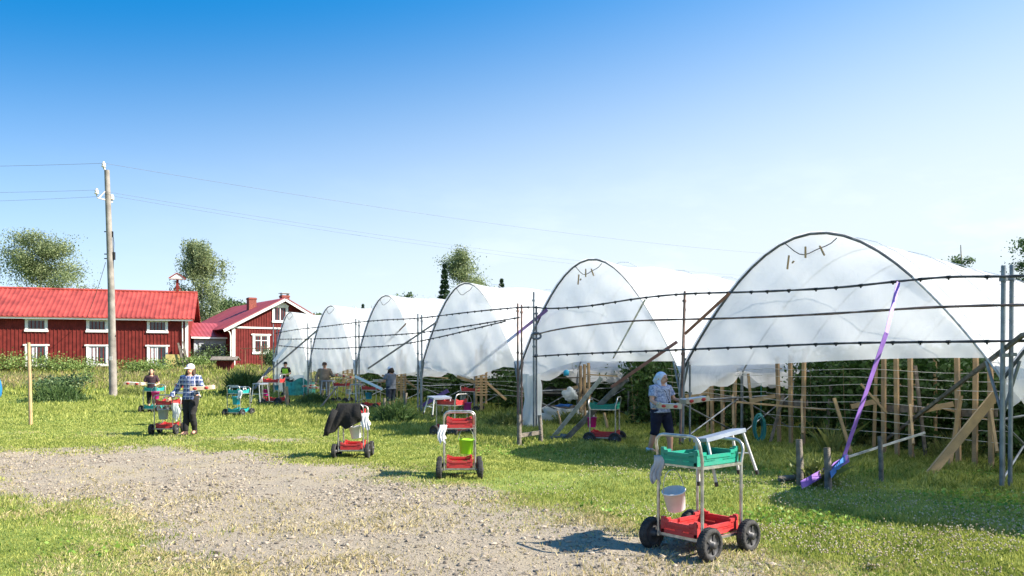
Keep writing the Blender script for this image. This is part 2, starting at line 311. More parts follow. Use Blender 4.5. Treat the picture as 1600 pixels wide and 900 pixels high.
def batten_wall(name, parent, x0, x1, top, z0, m, y=0, step=.23, plinth=None):
    """boarded wall from x0 to x1; top(x) gives its height"""
    b = MB(); n = max(1, int(round((x1-x0)/step))); th = .12
    for k in range(n):
        a = x0+(x1-x0)*k/n; c = x0+(x1-x0)*(k+1)/n; ya = y
        za, zc = top(a), top(c)
        b.add([(a, y, z0), (c, y, z0), (c, y, zc), (a, y, za), (a, y+th, z0), (c, y+th, z0), (c, y+th, zc), (a, y+th, za)],
              [(0, 1, 2, 3), (5, 4, 7, 6), (3, 2, 6, 7)] + ([(4, 0, 3, 7)] if k == 0 else []) + ([(1, 5, 6, 2)] if k == n-1 else []))
        b.box(((a+c)/2, y-.015, (z0+min(za, zc))/2), (.055, .026, min(za, zc)-z0-.01))
    return b.build(name, m, parent)
def ribbed_roof(name, parent, x0, x1, ylow, zlow, yhigh, zhigh, m, period=.3, amp=.028, th=.06):
    n = int(abs(x1-x0)/period*6); rows = 10; V = []; Fc = []
    for j in range(rows+1):
        t = j/rows
        for i in range(n+1):
            x = x0+(x1-x0)*i/n; c = max(0, math.cos(2*PI*x/period))**1.5*amp*1.6
            V.append((x, ylow+(yhigh-ylow)*t, zlow+(zhigh-zlow)*t+c+.012*((j % 2))))
    for j in range(rows):
        for i in range(n): q = j*(n+1)+i; Fc.append((q, q+1, q+n+2, q+n+1))
    b = MB(); b.add(V, Fc, True)
    b.add([(x0, ylow, zlow-th), (x1, ylow, zlow-th), (x1, yhigh, zhigh-th), (x0, yhigh, zhigh-th), (x0, ylow, zlow), (x1, ylow, zlow)], [(0, 3, 2, 1), (0, 1, 5, 4)])
    return b.build(name, m, parent)
def window(parent, cx, cz, w, h, y=0, trim=.13, panes='2', cap=True, curtain=0, arch=False, mt=None):
    mt = mt or m_white
    f = MB(); t = trim
    f.box((cx-w/2+t/2, y-.04, cz), (t, .06, h)); f.box((cx+w/2-t/2, y-.04, cz), (t, .06, h))
    f.box((cx, y-.045, cz-h/2+t/2), (w+.08, .08, t)); 
    if arch:
        f.bar((cx-w/2-.04, y-.045, cz+h/2-.05), (cx, y-.045, cz+h/2+.28), .07, t, (0, 1, 0)); f.bar((cx, y-.044, cz+h/2+.28), (cx+w/2+.04, y-.045, cz+h/2-.05), .07, t, (0, 1, 0))
        f.box((cx, y-.035, cz+h/2), (w-.3, .04, .34))
    f.box((cx, y-.047, cz+h/2-t/2+.002), (w+(.22 if cap else .04), .09, t*.8))
    fr = f.build('window', mt, parent)
    iw, ih = w-2*t, h-2*t; s = MB(); q = .05
    s.box((cx, y-.02, cz+ih/2-q/2), (iw, .04, q)); s.box((cx, y-.02, cz-ih/2+q/2), (iw, .04, q))
    xs_ = [-iw/2+q/2, iw/2-q/2]+([0] if '2' in panes else [])
    for xx in xs_: s.box((cx+xx, y-.021, cz), (q*1.2, .04, ih-2*q-.004))
    if 'T' in panes: s.box((cx, y-.0215, cz+ih*.2), (iw-2*q, .036, q))
    s.build('sash', mt, fr)
    MB().box((cx, y-.006, cz), (iw-.01, .012, ih-.01)).build('pane', m_glass, fr)
    if curtain:
        MB().box((cx-iw*.24, y-.0155, cz), (iw*.47, .004, ih-.12)).build('curtain', m_curtain, fr)

# ---- long barn house
TH = R(18)
barn = empty('farmhouse', (-23.1, 57, .55), TH, 'long two storey red boarded farmhouse with bright red ribbed roof at the left edge', 'house')
W, D, E, RG = 21.0, 6.4, 4.45, 6.45
batten_wall('wall', barn, -W, 0, lambda x: E, .1, m_red)
MB().box((-W/2, D+.06, E/2), (W, .12, E)).box((-W-.06, D/2, E/2), (.12, D, E)).build('wall', m_red, barn)
g = MB()
g.add([(0.0, .13, .1), (0.0, D, .1), (0.0, D, E), (0, D/2, RG-.1), (0.0, .13, E), (-.1, .13, .1), (-.1, D, .1), (-.1, D, E), (-.1, D/2, RG-.1), (-.1, .13, E)], [(0, 1, 2, 3, 4), (9, 8, 7, 6, 5), (0, 4, 9, 5), (4, 3, 8, 9), (3, 2, 7, 8)])
g.build('wall', m_red, barn)
MB().box((-W/2, .06, .02), (W, .2, .16)).build('plinth', m_stone, barn)
rf = ribbed_roof('roof', barn, -W-.3, .45, -.5, E-.12, D/2, RG, m_roof)
ribbed_roof('roof', barn, -W-.3, .45, D+.5, E-.12, D/2, RG-.004, m_roof)
MB().tube([(-W-.3, D/2, RG+.03), (.45, D/2, RG+.03)], .09, 8).build('ridge_cap', m_roof, barn)
MB().box((-W/2, -.42, E-.22), (W+.7, .05, .13)).box((.42, D*.22, (E+RG)/2-.37), (.05, .01, .01)).build('eave_board', m_white, barn)
vb = MB(); vb.bar((.44, -.5, E-.2), (.44, D/2, RG-.08), .04, .15, (0, 0, 1)); vb.bar((.44, D/2, RG-.081), (.44, D+.5, E-.2), .04, .15, (0, 0, 1)); vb.build('bargeboard', m_roof, barn)
MB().box((-.07, -.035, E/2+.03), (.2, .07, E-.3)).build('corner_board', m_white, barn)
MB().tube([(-.35, -.1, E-.3), (-.33, -.12, .3)], .04, 8).build('downpipe', m_white, barn)
for x in (-1.98, -5.8, -9.5, -13.3, -17.1):
    window(barn, x, 3.78, 1.35, .95, panes='', curtain=0)
    window(barn, x, 1.72, 1.35, 1.5, panes='2', curtain=1)
# dinner bell turret on the ridge
bt = MB(); bt.box((-.95, D/2, RG+.45), (.17, .17, 1.2)); bt.bar((-1.2, D/2, RG+.15), (-.97, D/2, RG+.6), .07, .07).bar((-.7, D/2, RG+.15), (-.93, D/2, RG+.6), .07, .07)
tur = bt.build('bell_turret', m_red, barn)
c = MB(); zz = RG+1.02
for s in (-1, 1):
    c.bar((-.95, D/2+.0, zz+.42), (-.95+s*.58, D/2, zz+.02), .62, .05, (0, 0, 1))
c.build('turret_roof', m_roof, tur)
c = MB(); c.add([(-1.42, D/2-.27, zz+.02), (-.48, D/2-.27, zz+.02), (-.95, D/2-.27, zz+.36), (-1.42, D/2-.22, zz+.02), (-.48, D/2-.22, zz+.02), (-.95, D/2-.22, zz+.36)], [(0, 1, 2), (5, 4, 3), (0, 3, 4, 1), (1, 4, 5, 2), (2, 5, 3, 0)])
c.box((-.95, D/2, zz-.01), (1.05, .5, .05)); c.build('turret_gable', m_white, tur)
# things leaning at its corner
Rb = lambda x, y, z: Vector((-23.1+x*math.cos(TH)-y*math.sin(TH), 57+x*math.sin(TH)+y*math.cos(TH), .55+z))
b = MB(); b.box((0, 0, .8), (.95, .04, 1.6), (R(-6), 0, 0)); tag(b.build('board', mat('ochre_board', (.42, .34, .12), .8), None, Rb(-.95, -.45, .2), (0, 0, TH)), 'ochre yellow board leaning on the farmhouse wall beside its right corner', 'board')
b = MB()
for k, (dx, ln, a) in enumerate(((0, 2.5, 13), (.14, 2.3, 16), (.27, 2.6, 10), (.36, 2.1, 18))): b.box((dx, .1*k % .17, ln/2), (.12, .03, ln), (R(-5), R(-a), 0))
tag(b.build('leaning_planks', m_oldwood, None, Rb(-.32, -.6, .15), (0, 0, TH)), 'bundle of weathered grey planks leaning at the farmhouse corner', 'planks')

# ---- gabled house
RH = math.atan2(.6, .8)
hs_ = empty('gabled_house', (-21.0, 60, 1.0), RH, 'red boarded house with white trimmed gable and wine red roof beyond the farmhouse', 'house')
W, D, E, RG = 7.9, 12.0, 3.6, 5.72
gt = lambda x: E+(RG-E)*(1-abs(x-W/2)/(W/2))
batten_wall('wall', hs_, 0, W/2, gt, .55, m_red2, 0, .2); batten_wall('wall', hs_, W/2, W, gt, .55, m_red2, 0, .2)
MB().box((-.06+.12, D/2+.06, E/2+.25), (.12, D-.2, E-.5)).box((W-.06, D/2+.06, E/2+.25), (.12, D-.2, E-.5)).box((W/2, D, E/2+.25), (W, .12, E-.5)).build('wall', m_red2, hs_)
MB().box((W/2, D/2, .25), (W+.06, D+.06, .62)).build('plinth', m_stone, hs_)
pr = math.atan2(RG-E, W/2)
def slope(name, sgn):
    n = 60; V = []; Fc = []; ov = .75
    x0, z0 = W/2+sgn*(W/2+ov), E-ov*math.tan(pr)+.06; x1, z1 = W/2, RG+.06
    b = MB(); ny_ = int((D+1)/.3*6)
    for j in range(9):
        t = j/8
        for i in range(ny_+1):
            y = -.45+(D+.9)*i/ny_; V.append((x0+(x1-x0)*t, y, z0+(z1-z0)*t+max(0, math.cos(2*PI*y/.3))**1.5*.04+.012*(j % 2)))
    for j in range(8):
        for i in range(ny_): q = j*(ny_+1)+i; Fc.append((q, q+ny_+1, q+ny_+2, q+1))
    b.add(V, Fc, True); b.add([(x0, -.45, z0-.06), (x0, D+.45, z0-.06), (x1, D+.45, z1-.06), (x1, -.45, z1-.06)], [(0, 1, 2, 3)])
    b.build(name, m_roof2, hs_)
slope('roof', -1); slope('roof', 1)
vb = MB()
for s in (-1, 1):
    vb.bar((W/2+s*(W/2+.75), -.47, E-.75*math.tan(pr)-.06), (W/2, -.47+.001*s, RG-.06), .05, .2, (0, 0, 1))
vb.build('bargeboard', m_white, hs_)
MB().bar((W/2-(W/2+.77), -.47, E-.75*math.tan(pr)+.09), (W/2, -.468, RG+.09), .12, .07).bar((W/2+(W/2+.77), -.47, E-.75*math.tan(pr)+.09), (W/2, -.466, RG+.09), .12, .07).build('verge_flashing', m_roof2, hs_)
MB().box((.1, -.04, 2.05), (.24, .08, 3.0)).build('corner_board', m_white, hs_); MB().box((W-.1, -.04, 2.05), (.24, .08, 3.0)).build('corner_board', m_white, hs_)
MB().box((W/2, -.045, 3.43), (W-.44, .05, .12)).build('band_board', m_white, hs_)
MB().tube([(-.55, -.3, 3.25), (-.25, -.2, 3.05), (-.14, -.1, 2.8), (-.14, -.1, .6)], .05, 8).build('downpipe', m_white, hs_)
window(hs_, 3.7, 4.55, 1.25, 1.35, panes='2', arch=True, cap=False)
window(hs_, 2.2, 2.2, 1.3, 1.55, panes='2T'); window(hs_, 5.9, 2.2, 1.3, 1.55, panes='2T')
def chimney(x, y, z, h, cap):
    c_ = MB().box((x, y, z), (.6, .6, h)).box((x, y, z+h/2-.1), (.68, .68, .1)).build('chimney', m_brick, hs_)
    if cap: MB().box((x, y, z+h/2+.17), (.75, .75, .04)).box((x-.27, y, z+h/2+.07), (.04, .4, .17)).box((x+.27, y, z+h/2+.07), (.04, .5, .17)).build('chimney_cap', m_steel, c_)
chimney(2.7, 3.6, 5.45, 1.1, False); chimney(4.9, 2.2, 5.6, 1.2, True)
# porch wing
x0 = -2.35; y0 = 1.5
an = MB(); an.box((x0/2, y0+1.6, 1.6), (-x0, 3.2, 2.3)); an.build('porch', m_grey_paint, hs_)
MB().box((x0/2, y0-.02, .62), (-x0, .06, .5)).build('porch_skirt', m_red2, hs_)
ribbed_roof('porch_roof', hs_, x0-.3, -.02, y0-.4, 2.72, y0+2.2, 3.85, m_roof2)
MB().box((x0/2-.14, y0-.38, 2.63), (-x0+.28, .05, .12)).build('eave_board', m_white, hs_)
window(hs_, x0/2+.05, 1.75, 1.75, 1.1, y=y0, panes='2', mt=m_grey_paint, cap=False)
MB().box((x0+.06, y0-.03, 1.6), (.14, .08, 2.2)).build('corner_board', m_grey_paint, hs_)

# ---- well house, rusty rack
p = AT(352, 578, 55); p.z = 1.25
wh = empty('well_house', p, R(8), 'small red well box with grey board roof on the farm lawn', 'well house')
batten_wall('wall', wh, -.5, .5, lambda x: .75, -.1, m_red2, -.4, .15); MB().box((0, .1, .33), (1, .78, .84)).build('wall', m_red2, wh)
MB().box((0, -.3, .8), (1.75, .75, .06), (R(18), 0, 0)).box((0, .38, .8), (1.75, .75, .06), (R(-18), 0, 0)).build('roof', m_oldwood, wh)
m_rust = mat('rust', (.22, .09, .05), .85, var=.3)
b = MB(); q = AT(383, 580, 54); s = AT(409, 580, 54)
b.tube([(q.x, q.y, .9), (q.x, q.y, 2.75)], .035, 6).tube([(s.x, s.y, .9), (s.x, s.y, 2.9)], .035, 6).tube([(q.x-.3, q.y, 2.72), (s.x+.9, s.y, 2.74)], .03, 6)
tag(b.build('clothes_rack', m_rust), 'rusty steel clothes rack standing before the gabled house', 'rack')

# ================================================================ TREES
def limbs(b, base, top, r0, n, spread, rise=.5, seed=1):
    rg = random.Random(seed); ends = []
    mid = [Vector(base)+(Vector(top)-Vector(base))*t+Vector((rg.uniform(-.15, .15), rg.uniform(-.15, .15), 0))*(t > 0) for t in (0, .2, .4, .6, .8, 1)]
    b.tube(mid, [r0*(1-.85*t) for t in (0, .2, .4, .6, .8, 1)], 8)
    for k in range(n):
        t = rg.uniform(.22, .95); p0 = Vector(base)+(Vector(top)-Vector(base))*t; a = k*2.4+rg.uniform(-.3, .3)
        ln = spread*(1.15-t*.75)*rg.uniform(.7, 1.1); e = p0+Vector((math.cos(a)*ln, math.sin(a)*ln, ln*rise*rg.uniform(.5, 1.3)))
        m_ = (p0+e)/2+Vector((0, 0, .12*ln)); b.tube([p0, m_, e], [r0*.32*(1.1-t), r0*.2*(1.1-t), r0*.05], 5)
        ends += [(p0+m_)/2, m_, m_.lerp(e, .5), e]
    return ends
def tree(name, x, y, h, spread, mleaf, mbark, label, style='birch', seed=1, nl=9000, leaf=.2, z0=None, base=.2):
    z = float(H(x, y)) if z0 is None else z0; rt = empty(name, (x, y, z), 0, label, 'tree', 'trees around the farm')
    rg = np.random.default_rng(seed); b = MB()
    if style == 'spruce':
        b.tube([(0, 0, 0), (0, 0, h*.97)], [.02*h, .01], 8); pts = []
        n = nl; t = rg.uniform(0, 1, n)**.7; t = .12+.88*t; lay = np.floor(t*22)/22+rg.normal(0, .006, n); a = rg.integers(0, 9, n)*2*PI/9+np.floor(t*22)*1.1+rg.normal(0, .12, n)
        rr = spread*(1-t)**.85*rg.uniform(.05, 1, n)**.6+.04; C = np.stack([rr*np.cos(a), rr*np.sin(a), h*(1-(1-lay))-rr*.25+rg.normal(0, .06, n)], 1)
        b.build('trunk', mbark, rt); V, FI = leaves(C, leaf, .35, rg, droop=.3); npmesh('crown', V, FI, mleaf, rt); return rt
    ends = limbs(b, (0, 0, 0), (rg.normal(0, .2), rg.normal(0, .2), h*.93), h*.018, 26 if style != 'round' else 30, spread, .75 if style == 'birch' else .6, seed)
    b.build('trunk', mbark, rt); E_ = np.array([tuple(e) for e in ends]); E_ = E_[E_[:, 2] > h*base]
    k = rg.integers(0, len(E_), nl); C = E_[k]; cr = spread*.145
    wt = rg.uniform(.5, 1.3, len(E_))[k]
    if style == 'birch':
        st = rg.integers(0, 7, nl); off = np.stack([np.sin(st*2.1+k), np.cos(st*3.3+k*1.7), st*0], 1)*cr*1.1
        C = C+off+rg.normal(0, 1, (nl, 3))*np.array([.28, .28, .3])*cr; C[:, 2] -= rg.uniform(0, 1, nl)**1.2*spread*.55*wt
    else: C = C+rg.normal(0, 1, (nl, 3))*cr*wt[:, None]*np.array([1, 1, .7])
    C = C[C[:, 2] < h*1.0]; V, FI = leaves(C, leaf, .65, rg, droop=.5 if style == 'birch' else 0); npmesh('crown', V, FI, mleaf, rt); return rt
l_birch = leafmat('birch_leaf', (.10, .14, .065), (.31, .36, .17), .6, .35)
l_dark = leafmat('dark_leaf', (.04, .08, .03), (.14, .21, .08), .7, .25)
l_spruce = leafmat('spruce_needles', (.012, .035, .015), (.045, .09, .035), .7, .1)
l_rasp = leafmat('raspberry_leaf', (.016, .05, .010), (.08, .155, .035), 1.2, .3)
m_bark = mat('bark', (.20, .17, .14), .95, var=.3, scale=3); m_bbark = mat('birch_bark', (.55, .53, .50), .9, var=.35, scale=2.5)
tree('birch', -53, 90, 15.4, 5.6, l_birch, m_bbark, 'wide airy birch rising behind the left part of the farmhouse roof', 'round', 3, 34000, .19)
tree('birch', -29.5, 76, 12.6, 3.5, l_birch, m_bbark, 'tall drooping birch between the farmhouse and the gabled house', 'birch', 11, 38000, .16, base=.1)
tree('birch', -5.4, 92, 14.6, 4.1, l_birch, m_bbark, 'airy birch showing above the tunnel roofs between two spruces', 'round', 5, 26000, .19)
tree('spruce', -7.6, 90, 12.4, 1.7, l_spruce, m_bark, 'dark spruce touching the left side of the birch above the tunnels', 'spruce', 6, 5000, .4)
tree('spruce', -1.2, 92, 11.7, 1.6, l_spruce, m_bark, 'lone small spruce tip above the tunnel roof right of the birch', 'spruce', 7, 4500, .4)
tree('broadleaf_tree', 60.3, 92, 16.6, 4.4, l_dark, m_bark, 'broad tree cut by the right edge of the photo above the last tunnel', 'round', 8, 12000, .3)
tree('broadleaf_tree', 62, 110, 19.3, 2.8, l_dark, m_bark, 'small distant tree tip above the roof of the nearest tunnel', 'round', 9, 4000, .35)
for k, (px, top, Y, st, lab) in enumerate(((27-60, 432, 96, 'round', 'low tree half hidden behind the farmhouse left end'), (270, 448, 95, 'round', 'low tree top just over the farmhouse ridge beside the bell turret'),
        (372, 470, 88, 'round', 'bushy tree rising over the left eave of the gabled house'), (346, 462, 84, 'round', 'slim tree beside the right flank of the drooping birch'),
        (567, 473, 120, 'spruce', 'tiny distant spruce left of two others above the third tunnel'), (580, 470, 118, 'round', 'tiny distant round tree top over the third tunnel roof'),
        (634, 456, 110, 'round', 'small tree top just above the fourth tunnel from the left'), (590, 474, 122, 'spruce', 'tiny distant spruce at the right end of the row over the third tunnel'))):
    p = AT(px, top, Y); z = float(H(p.x, p.y)); tree('spruce' if st == 'spruce' else 'broadleaf_tree', p.x, p.y, p.z-z, 1.6 if st == 'spruce' else 2.4, l_spruce if st == 'spruce' else l_dark, m_bark, lab, st, 20+k, 3500, .38)
# far wood that reads as one mass
rg = np.random.default_rng(4); n = 60000; x = rg.uniform(-260, 330, n); y = 170+rg.uniform(-8, 8, n)+x*.05
top = 5.5+4*vnoise(x, y*0, 9, 31)+3*vnoise(x, y*0, 2.7, 32); C = np.stack([x, y, 1.0+rg.uniform(0, 1, n)**.7*top], 1); V, FI = leaves(C, 1.1, .8, rg)
tag(npmesh('far_forest', V, FI, l_dark), 'dark line of distant forest behind the farm', 'forest', kind='stuff')

def shrub(name, x, y, h, wd, n, leaf, m, label, cat='shrub', group=None, seed=1, z=None, stem=True):
    z = float(H(x, y)) if z is None else z; rt = empty(name, (x, y, z), 0, label, cat, group); rg = np.random.default_rng(seed); b = MB(); E_ = []
    for k in range(9):
        a = k*2.4; e = Vector((math.cos(a)*wd*.45*rg.uniform(.3, 1), math.sin(a)*wd*.45*rg.uniform(.3, 1), h*rg.uniform(.55, .97)))
        b.tube([(0, 0, 0), (e.x*.4, e.y*.4, e.z*.5), e], [.014, .01, .004], 5); E_ += [tuple(e), (e.x*.7, e.y*.7, e.z*.75), (e.x*.5, e.y*.5, e.z*.45)]
    if stem: b.build('stem', m_bark, rt)
    E_ = np.array(E_); C = E_[rg.integers(0, len(E_), n)]+rg.normal(0, 1, (n, 3))*np.array([wd*.16, wd*.16, h*.13]); C[:, 2] = np.abs(C[:, 2])
    V, FI = leaves(C, leaf, .6, rg); npmesh('foliage', V, FI, m, rt); return rt
l_shrub = leafmat('shrub_leaf', (.08, .14, .03), (.28, .38, .11), 1.0, .35)
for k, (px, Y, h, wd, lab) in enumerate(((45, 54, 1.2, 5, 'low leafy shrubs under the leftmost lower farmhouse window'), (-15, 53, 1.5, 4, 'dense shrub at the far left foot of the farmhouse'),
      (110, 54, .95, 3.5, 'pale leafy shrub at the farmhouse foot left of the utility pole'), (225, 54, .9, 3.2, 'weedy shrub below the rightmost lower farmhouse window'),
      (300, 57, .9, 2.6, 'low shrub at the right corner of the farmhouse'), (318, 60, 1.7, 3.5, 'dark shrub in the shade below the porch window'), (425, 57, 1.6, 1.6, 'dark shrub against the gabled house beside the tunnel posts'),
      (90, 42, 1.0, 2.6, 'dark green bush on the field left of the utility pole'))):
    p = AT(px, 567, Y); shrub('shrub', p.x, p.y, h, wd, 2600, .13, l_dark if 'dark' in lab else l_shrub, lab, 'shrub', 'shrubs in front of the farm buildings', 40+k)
for k, (px, py, h, wd, lab) in enumerate(((90, 606, 2.9, 1.5, 'young fruit tree with sparse leaves behind the tall field post'), (-8, 606, 2.6, 1.3, 'young fruit tree half cut by the left edge of the photo'), (135, 612, 1.0, .9, 'small sapling near the foot of the utility pole'))):
    p = G(px, py); shrub('sapling', p.x, p.y, h, wd*1.25, 420, .11, l_shrub, lab, 'sapling', 'young fruit trees on the field', 60+k)

# ================================================================ UTILITY POLE AND WIRES
m_pole = mat('grey_pole', (.26, .235, .21), .9, var=.2, scale=2.5, bump=.4, bscale=18)
m_porc = mat('porcelain', (.72, .66, .60), .3)
p0 = G(177, 620); p0 = Vector((p0.x, p0.y, float(H(p0.x, p0.y))))
TP = AT(167, 266, p0.y)-p0
up = empty('utility_pole', p0, 0, 'tall weathered wooden utility pole with white insulators in front of the farmhouse', 'utility pole')
MB().tube([(0, 0, -.2), TP*.5+Vector((.05, 0, 0)), TP], [.2, .165, .125], 16).build('pole', m_pole, up)
def insul(pos, parent=up):
    MB().lathe([(.001, -.12), (.03, -.12), (.03, 0), (.10, .0), (.11, .05), (.065, .08), (.10, .13), (.095, .18), (.05, .22), (.06, .27), (.001, .29)], pos, 12).build('insulator', m_porc, parent)
P = lambda px, py, dy=0: AT(px, py, p0.y+dy)-p0
b = MB(); b.tube([P(167, 313), P(152, 309, -.5)], .035, 6).tube([P(167, 296), P(155, 309, -.4)], .03, 6).tube([P(168, 316), P(176, 316, .3)], .035, 6).tube([P(165, 270), P(162, 256)], .03, 6); b.build('bracket', m_porc, up)
ins = [P(162, 261), P(151, 303, -.5), P(175, 312, .3)]
for q in ins: insul(q)
b = MB()
for py in (362, 397, 404): b.tube([P(163, py), P(175, py)], .03, 6)
b.box(P(176, 366), (.06, .06, .3)).box(P(178, 400), (.12, .1, .4)).tube([P(177, 370), P(178, 380), P(176.5, 440), P(178, 560)], .02, 5).tube([P(172, 525), P(181, 525)], .05, 6)
b.build('cable_fitting', m_dark, up)
MB().box(P(177, 560)+Vector((0, -.24, 0)), (.16, .01, .2)).build('pole_tag', m_porc, up)
m_wire = mat('wire', (.14, .15, .18), .5)
def wire(a, c, sag, r=.007, name='power_line', label='', n=40):
    a, c = Vector(a), Vector(c); pts = [a.lerp(c, t/n)-Vector((0, 0, 4*sag*(t/n)*(1-t/n))) for t in range(n+1)]
    return tag(MB().tube(pts, r, 5).build(name, m_wire), label, 'wire', 'overhead wires from the utility pole')
wire(p0+ins[0]+Vector((0, 0, .2)), (58, 100, 14.6), 1.6, .0085, label='topmost overhead wire running right from the pole tip')
wire(p0+ins[1]+Vector((0, 0, .2)), (58, 98, 12.3), 2.0, label='left one of the paired wires running right from the pole bracket')
wire(p0+ins[2]+Vector((0, 0, .2)), (59, 97, 11.6), 2.0, label='lower right one of the paired wires running right from the pole')
wire(p0+ins[0]+Vector((0, 0, .2)), (-65, 33, 12.2), 1.0, .009, label='topmost overhead wire running to the left edge')
wire(p0+ins[1]+Vector((0, 0, .2)), (-65, 31, 10.8), 1.0, label='middle overhead wire running to the left edge')
wire(p0+ins[2]+Vector((0, 0, .2)), (-65, 34, 10.2), 1.0, label='lowest overhead wire running to the left edge')
wire(p0+P(165, 410), Rb(-6.5, -.05, 4.2), .2, .014, 'service_cable', 'slack grey cable dropping from the pole to the farmhouse eave')
# field posts on the left
def post(px, py, top, w, label, m=None, name='wooden_post', lean=0, rnd=True, grp='posts and stakes on the field'):
    p = G(px, py); h = CZ-(top-HY)*p.y/F-p.z; b = MB(); q = Vector((lean*p.y/F, .05, h))
    if rnd: b.tube([(0, 0, -.05), q*.5+Vector((.006, 0, 0)), q], [w*.52, w*.5, w*.46], 9)
    else: b.bar((0, 0, -.05), q, w, w*.6, (0, 1, 0))
    return tag(b.build(name, m or m_oldwood, None, p), label, 'post', grp)
post(48, 664, 535, .095, 'tall thin pale wooden post standing alone on the left lawn', m_plank, lean=-5)
post(95, 600, 560, .08, 'short pale stake beside the young fruit tree', m_white, lean=-9)
post(449, 637, 604, .13, 'brown round post at the corner of the picking field beside red tray trolley', m_pine, lean=-2)
post(475, 632, 615, .10, 'pale short stake with white top beside a heap of weeds', m_oldwood)
post(376, 612, 585, .09, 'grey stake rising out of the dark weed clump', m_oldwood)
post(366, 606, 588, .09, 'thin brown stake left of the dark weed clump', m_pine)
# blue bag at the left edge
b = MB(); rg = random.Random(2); prof = [(.02, 0), (.36, .02), (.44, .2), (.46, .5), (.42, .8), (.37, 1.0), (.2, 1.08), (.01, 1.1)]
b.lathe(prof, (0, 0, 0), 20); b.v = [(x*(1+.06*math.sin(z*23+x*9)), y*(1+.06*math.sin(z*17)), z) for x, y, z in b.v]
tag(b.build('blue_drum', mat('blue_plastic', (.02, .19, .55), .4), None, G(-15, 624)), 'bright blue crumpled plastic sack at the left edge on the field', 'sack')
# bare earth heap at the pole foot
# ================================================================ FILM TUNNELS
RX, RY = -3.37, 5.55; A0 = Vector((6.93, 11.3, 0)); AX = Vector((.714, .70, 0)).normalized(); RD = Vector((RX, RY, 0)); RU = RD.normalized(); SPAN = RD.length
LEG = 1.5; LEN = 30.0
def row(n, s=0, z=0): q = A0+RD*n+AX*s; return Vector((q.x, q.y, z))
def ray_row(px, py, s=0):                     # point of the vertical plane along the tunnel fronts (pushed in by s) seen at a pixel
    v = (px-800)/F; o = A0+AX*s; n = (o.x-v*o.y)/(v*RY-RX); Y = o.y+RY*n
    return Vector((v*Y, Y, CZ-(py-HY)/F*Y))
def film_mat(name, col=(.86, .88, .9), tr=.16, rough=.35, mixt=.42):
    m = bpy.data.materials.new(name); m.use_nodes = True; t = m.node_tree; t.nodes.clear(); n = t.nodes.new; l = t.links.new
    o = n('ShaderNodeOutputMaterial'); d = n('ShaderNodeBsdfPrincipled'); d.inputs['Base Color'].default_value = (*col, 1); d.inputs['Roughness'].default_value = rough
    d.inputs['Specular IOR Level'].default_value = .4
    c = n('ShaderNodeTexCoord'); no = n('ShaderNodeTexNoise'); no.inputs['Scale'].default_value = 1.3; no.inputs['Detail'].default_value = 6; no.inputs['Distortion'].default_value = 1.2; l(c.outputs['Object'], no.inputs[0])
    mp_ = n('ShaderNodeMapping'); mp_.inputs['Scale'].default_value = (2.2, 2.2, .5); mp_.inputs['Rotation'].default_value = (.5, .3, 0); l(c.outputs['Object'], mp_.inputs[0]); n3 = n('ShaderNodeTexNoise'); n3.inputs['Scale'].default_value = 1.6; n3.inputs['Detail'].default_value = 5; n3.inputs['Distortion'].default_value = .8; l(mp_.outputs[0], n3.inputs[0]); ad = n('ShaderNodeMath'); l(no.outputs[0], ad.inputs[0]); l(n3.outputs[0], ad.inputs[1])
    bp = n('ShaderNodeBump'); bp.inputs['Strength'].default_value = .42; bp.inputs['Distance'].default_value = .12; l(ad.outputs[0], bp.inputs['Height']); l(bp.outputs[0], d.inputs['Normal'])
    tl = n('ShaderNodeBsdfTranslucent'); tl.inputs[0].default_value = (*col, 1); m1 = n('ShaderNodeMixShader'); m1.inputs[0].default_value = mixt; l(d.outputs[0], m1.inputs[1]); l(tl.outputs[0], m1.inputs[2])
    tp = n('ShaderNodeBsdfTransparent'); tp.inputs[0].default_value = (.97, .98, 1, 1); m2 = n('ShaderNodeMixShader'); 
    r = n('ShaderNodeMapRange'); r.inputs['To Min'].default_value = tr*.85; r.inputs['To Max'].default_value = tr*1.2; r.inputs['From Min'].default_value = .35; r.inputs['From Max'].default_value = .65; l(no.outputs[0], r.inputs[0]); l(r.outputs[0], m2.inputs[0])
    l(m1.outputs[0], m2.inputs[1]); l(tp.outputs[0], m2.inputs[2]); l(m2.outputs[0], o.inputs[0]); return m
f_roof = film_mat('roof_film', (.87, .88, .89), .18, mixt=.5); f_end = film_mat('end_film', (.92, .94, .96), .22, .3, mixt=.6)
f_skirt = film_mat('bundle_film', (.80, .84, .84), .22, .4)
m_hoop = mat('hoop_steel', (.16, .17, .19), .5, .6, var=.2); m_pipe = mat('post_steel', (.24, .27, .30), .45, .7, var=.25, scale=4)
m_rustpipe = mat('rusty_pipe', (.26, .17, .14), .6, .4, var=.3, scale=5); m_hose = mat('rail_hose', (.10, .09, .09), .7, var=.3)
names = ['nearest tunnel cut by the right edge of the photo', 'widest polytunnel with the purple strap at the right', 'second polytunnel with hanging clips and the tray carrier beside it', 'third polytunnel behind the two trellis towers, fourth from the left',
         'polytunnel third from the left behind the grey shirted picker', 'polytunnel second from the left behind the picker in khaki', 'leftmost and farthest polytunnel next to the gabled house']
apex = [4.05, 4.02, 4.28, 4.25, 4.33, 4.33, 4.38]
endz = [lambda w: 1.7, lambda w: 1.78-.06*math.sin(w*2.2)-.0*w, lambda w: 1.80-.42*sm(.0, 1, w*1.2-.1)+.02*math.sin(9*w), lambda w: 1.62-.28*math.sin(max(0, min(1, (w+.7)/1.5))*PI)+.03*math.sin(7*w),
        lambda w: 1.50-.20*math.cos(w*1.6), lambda w: 1.35-.15*math.sin(w*3+1), lambda w: .25]
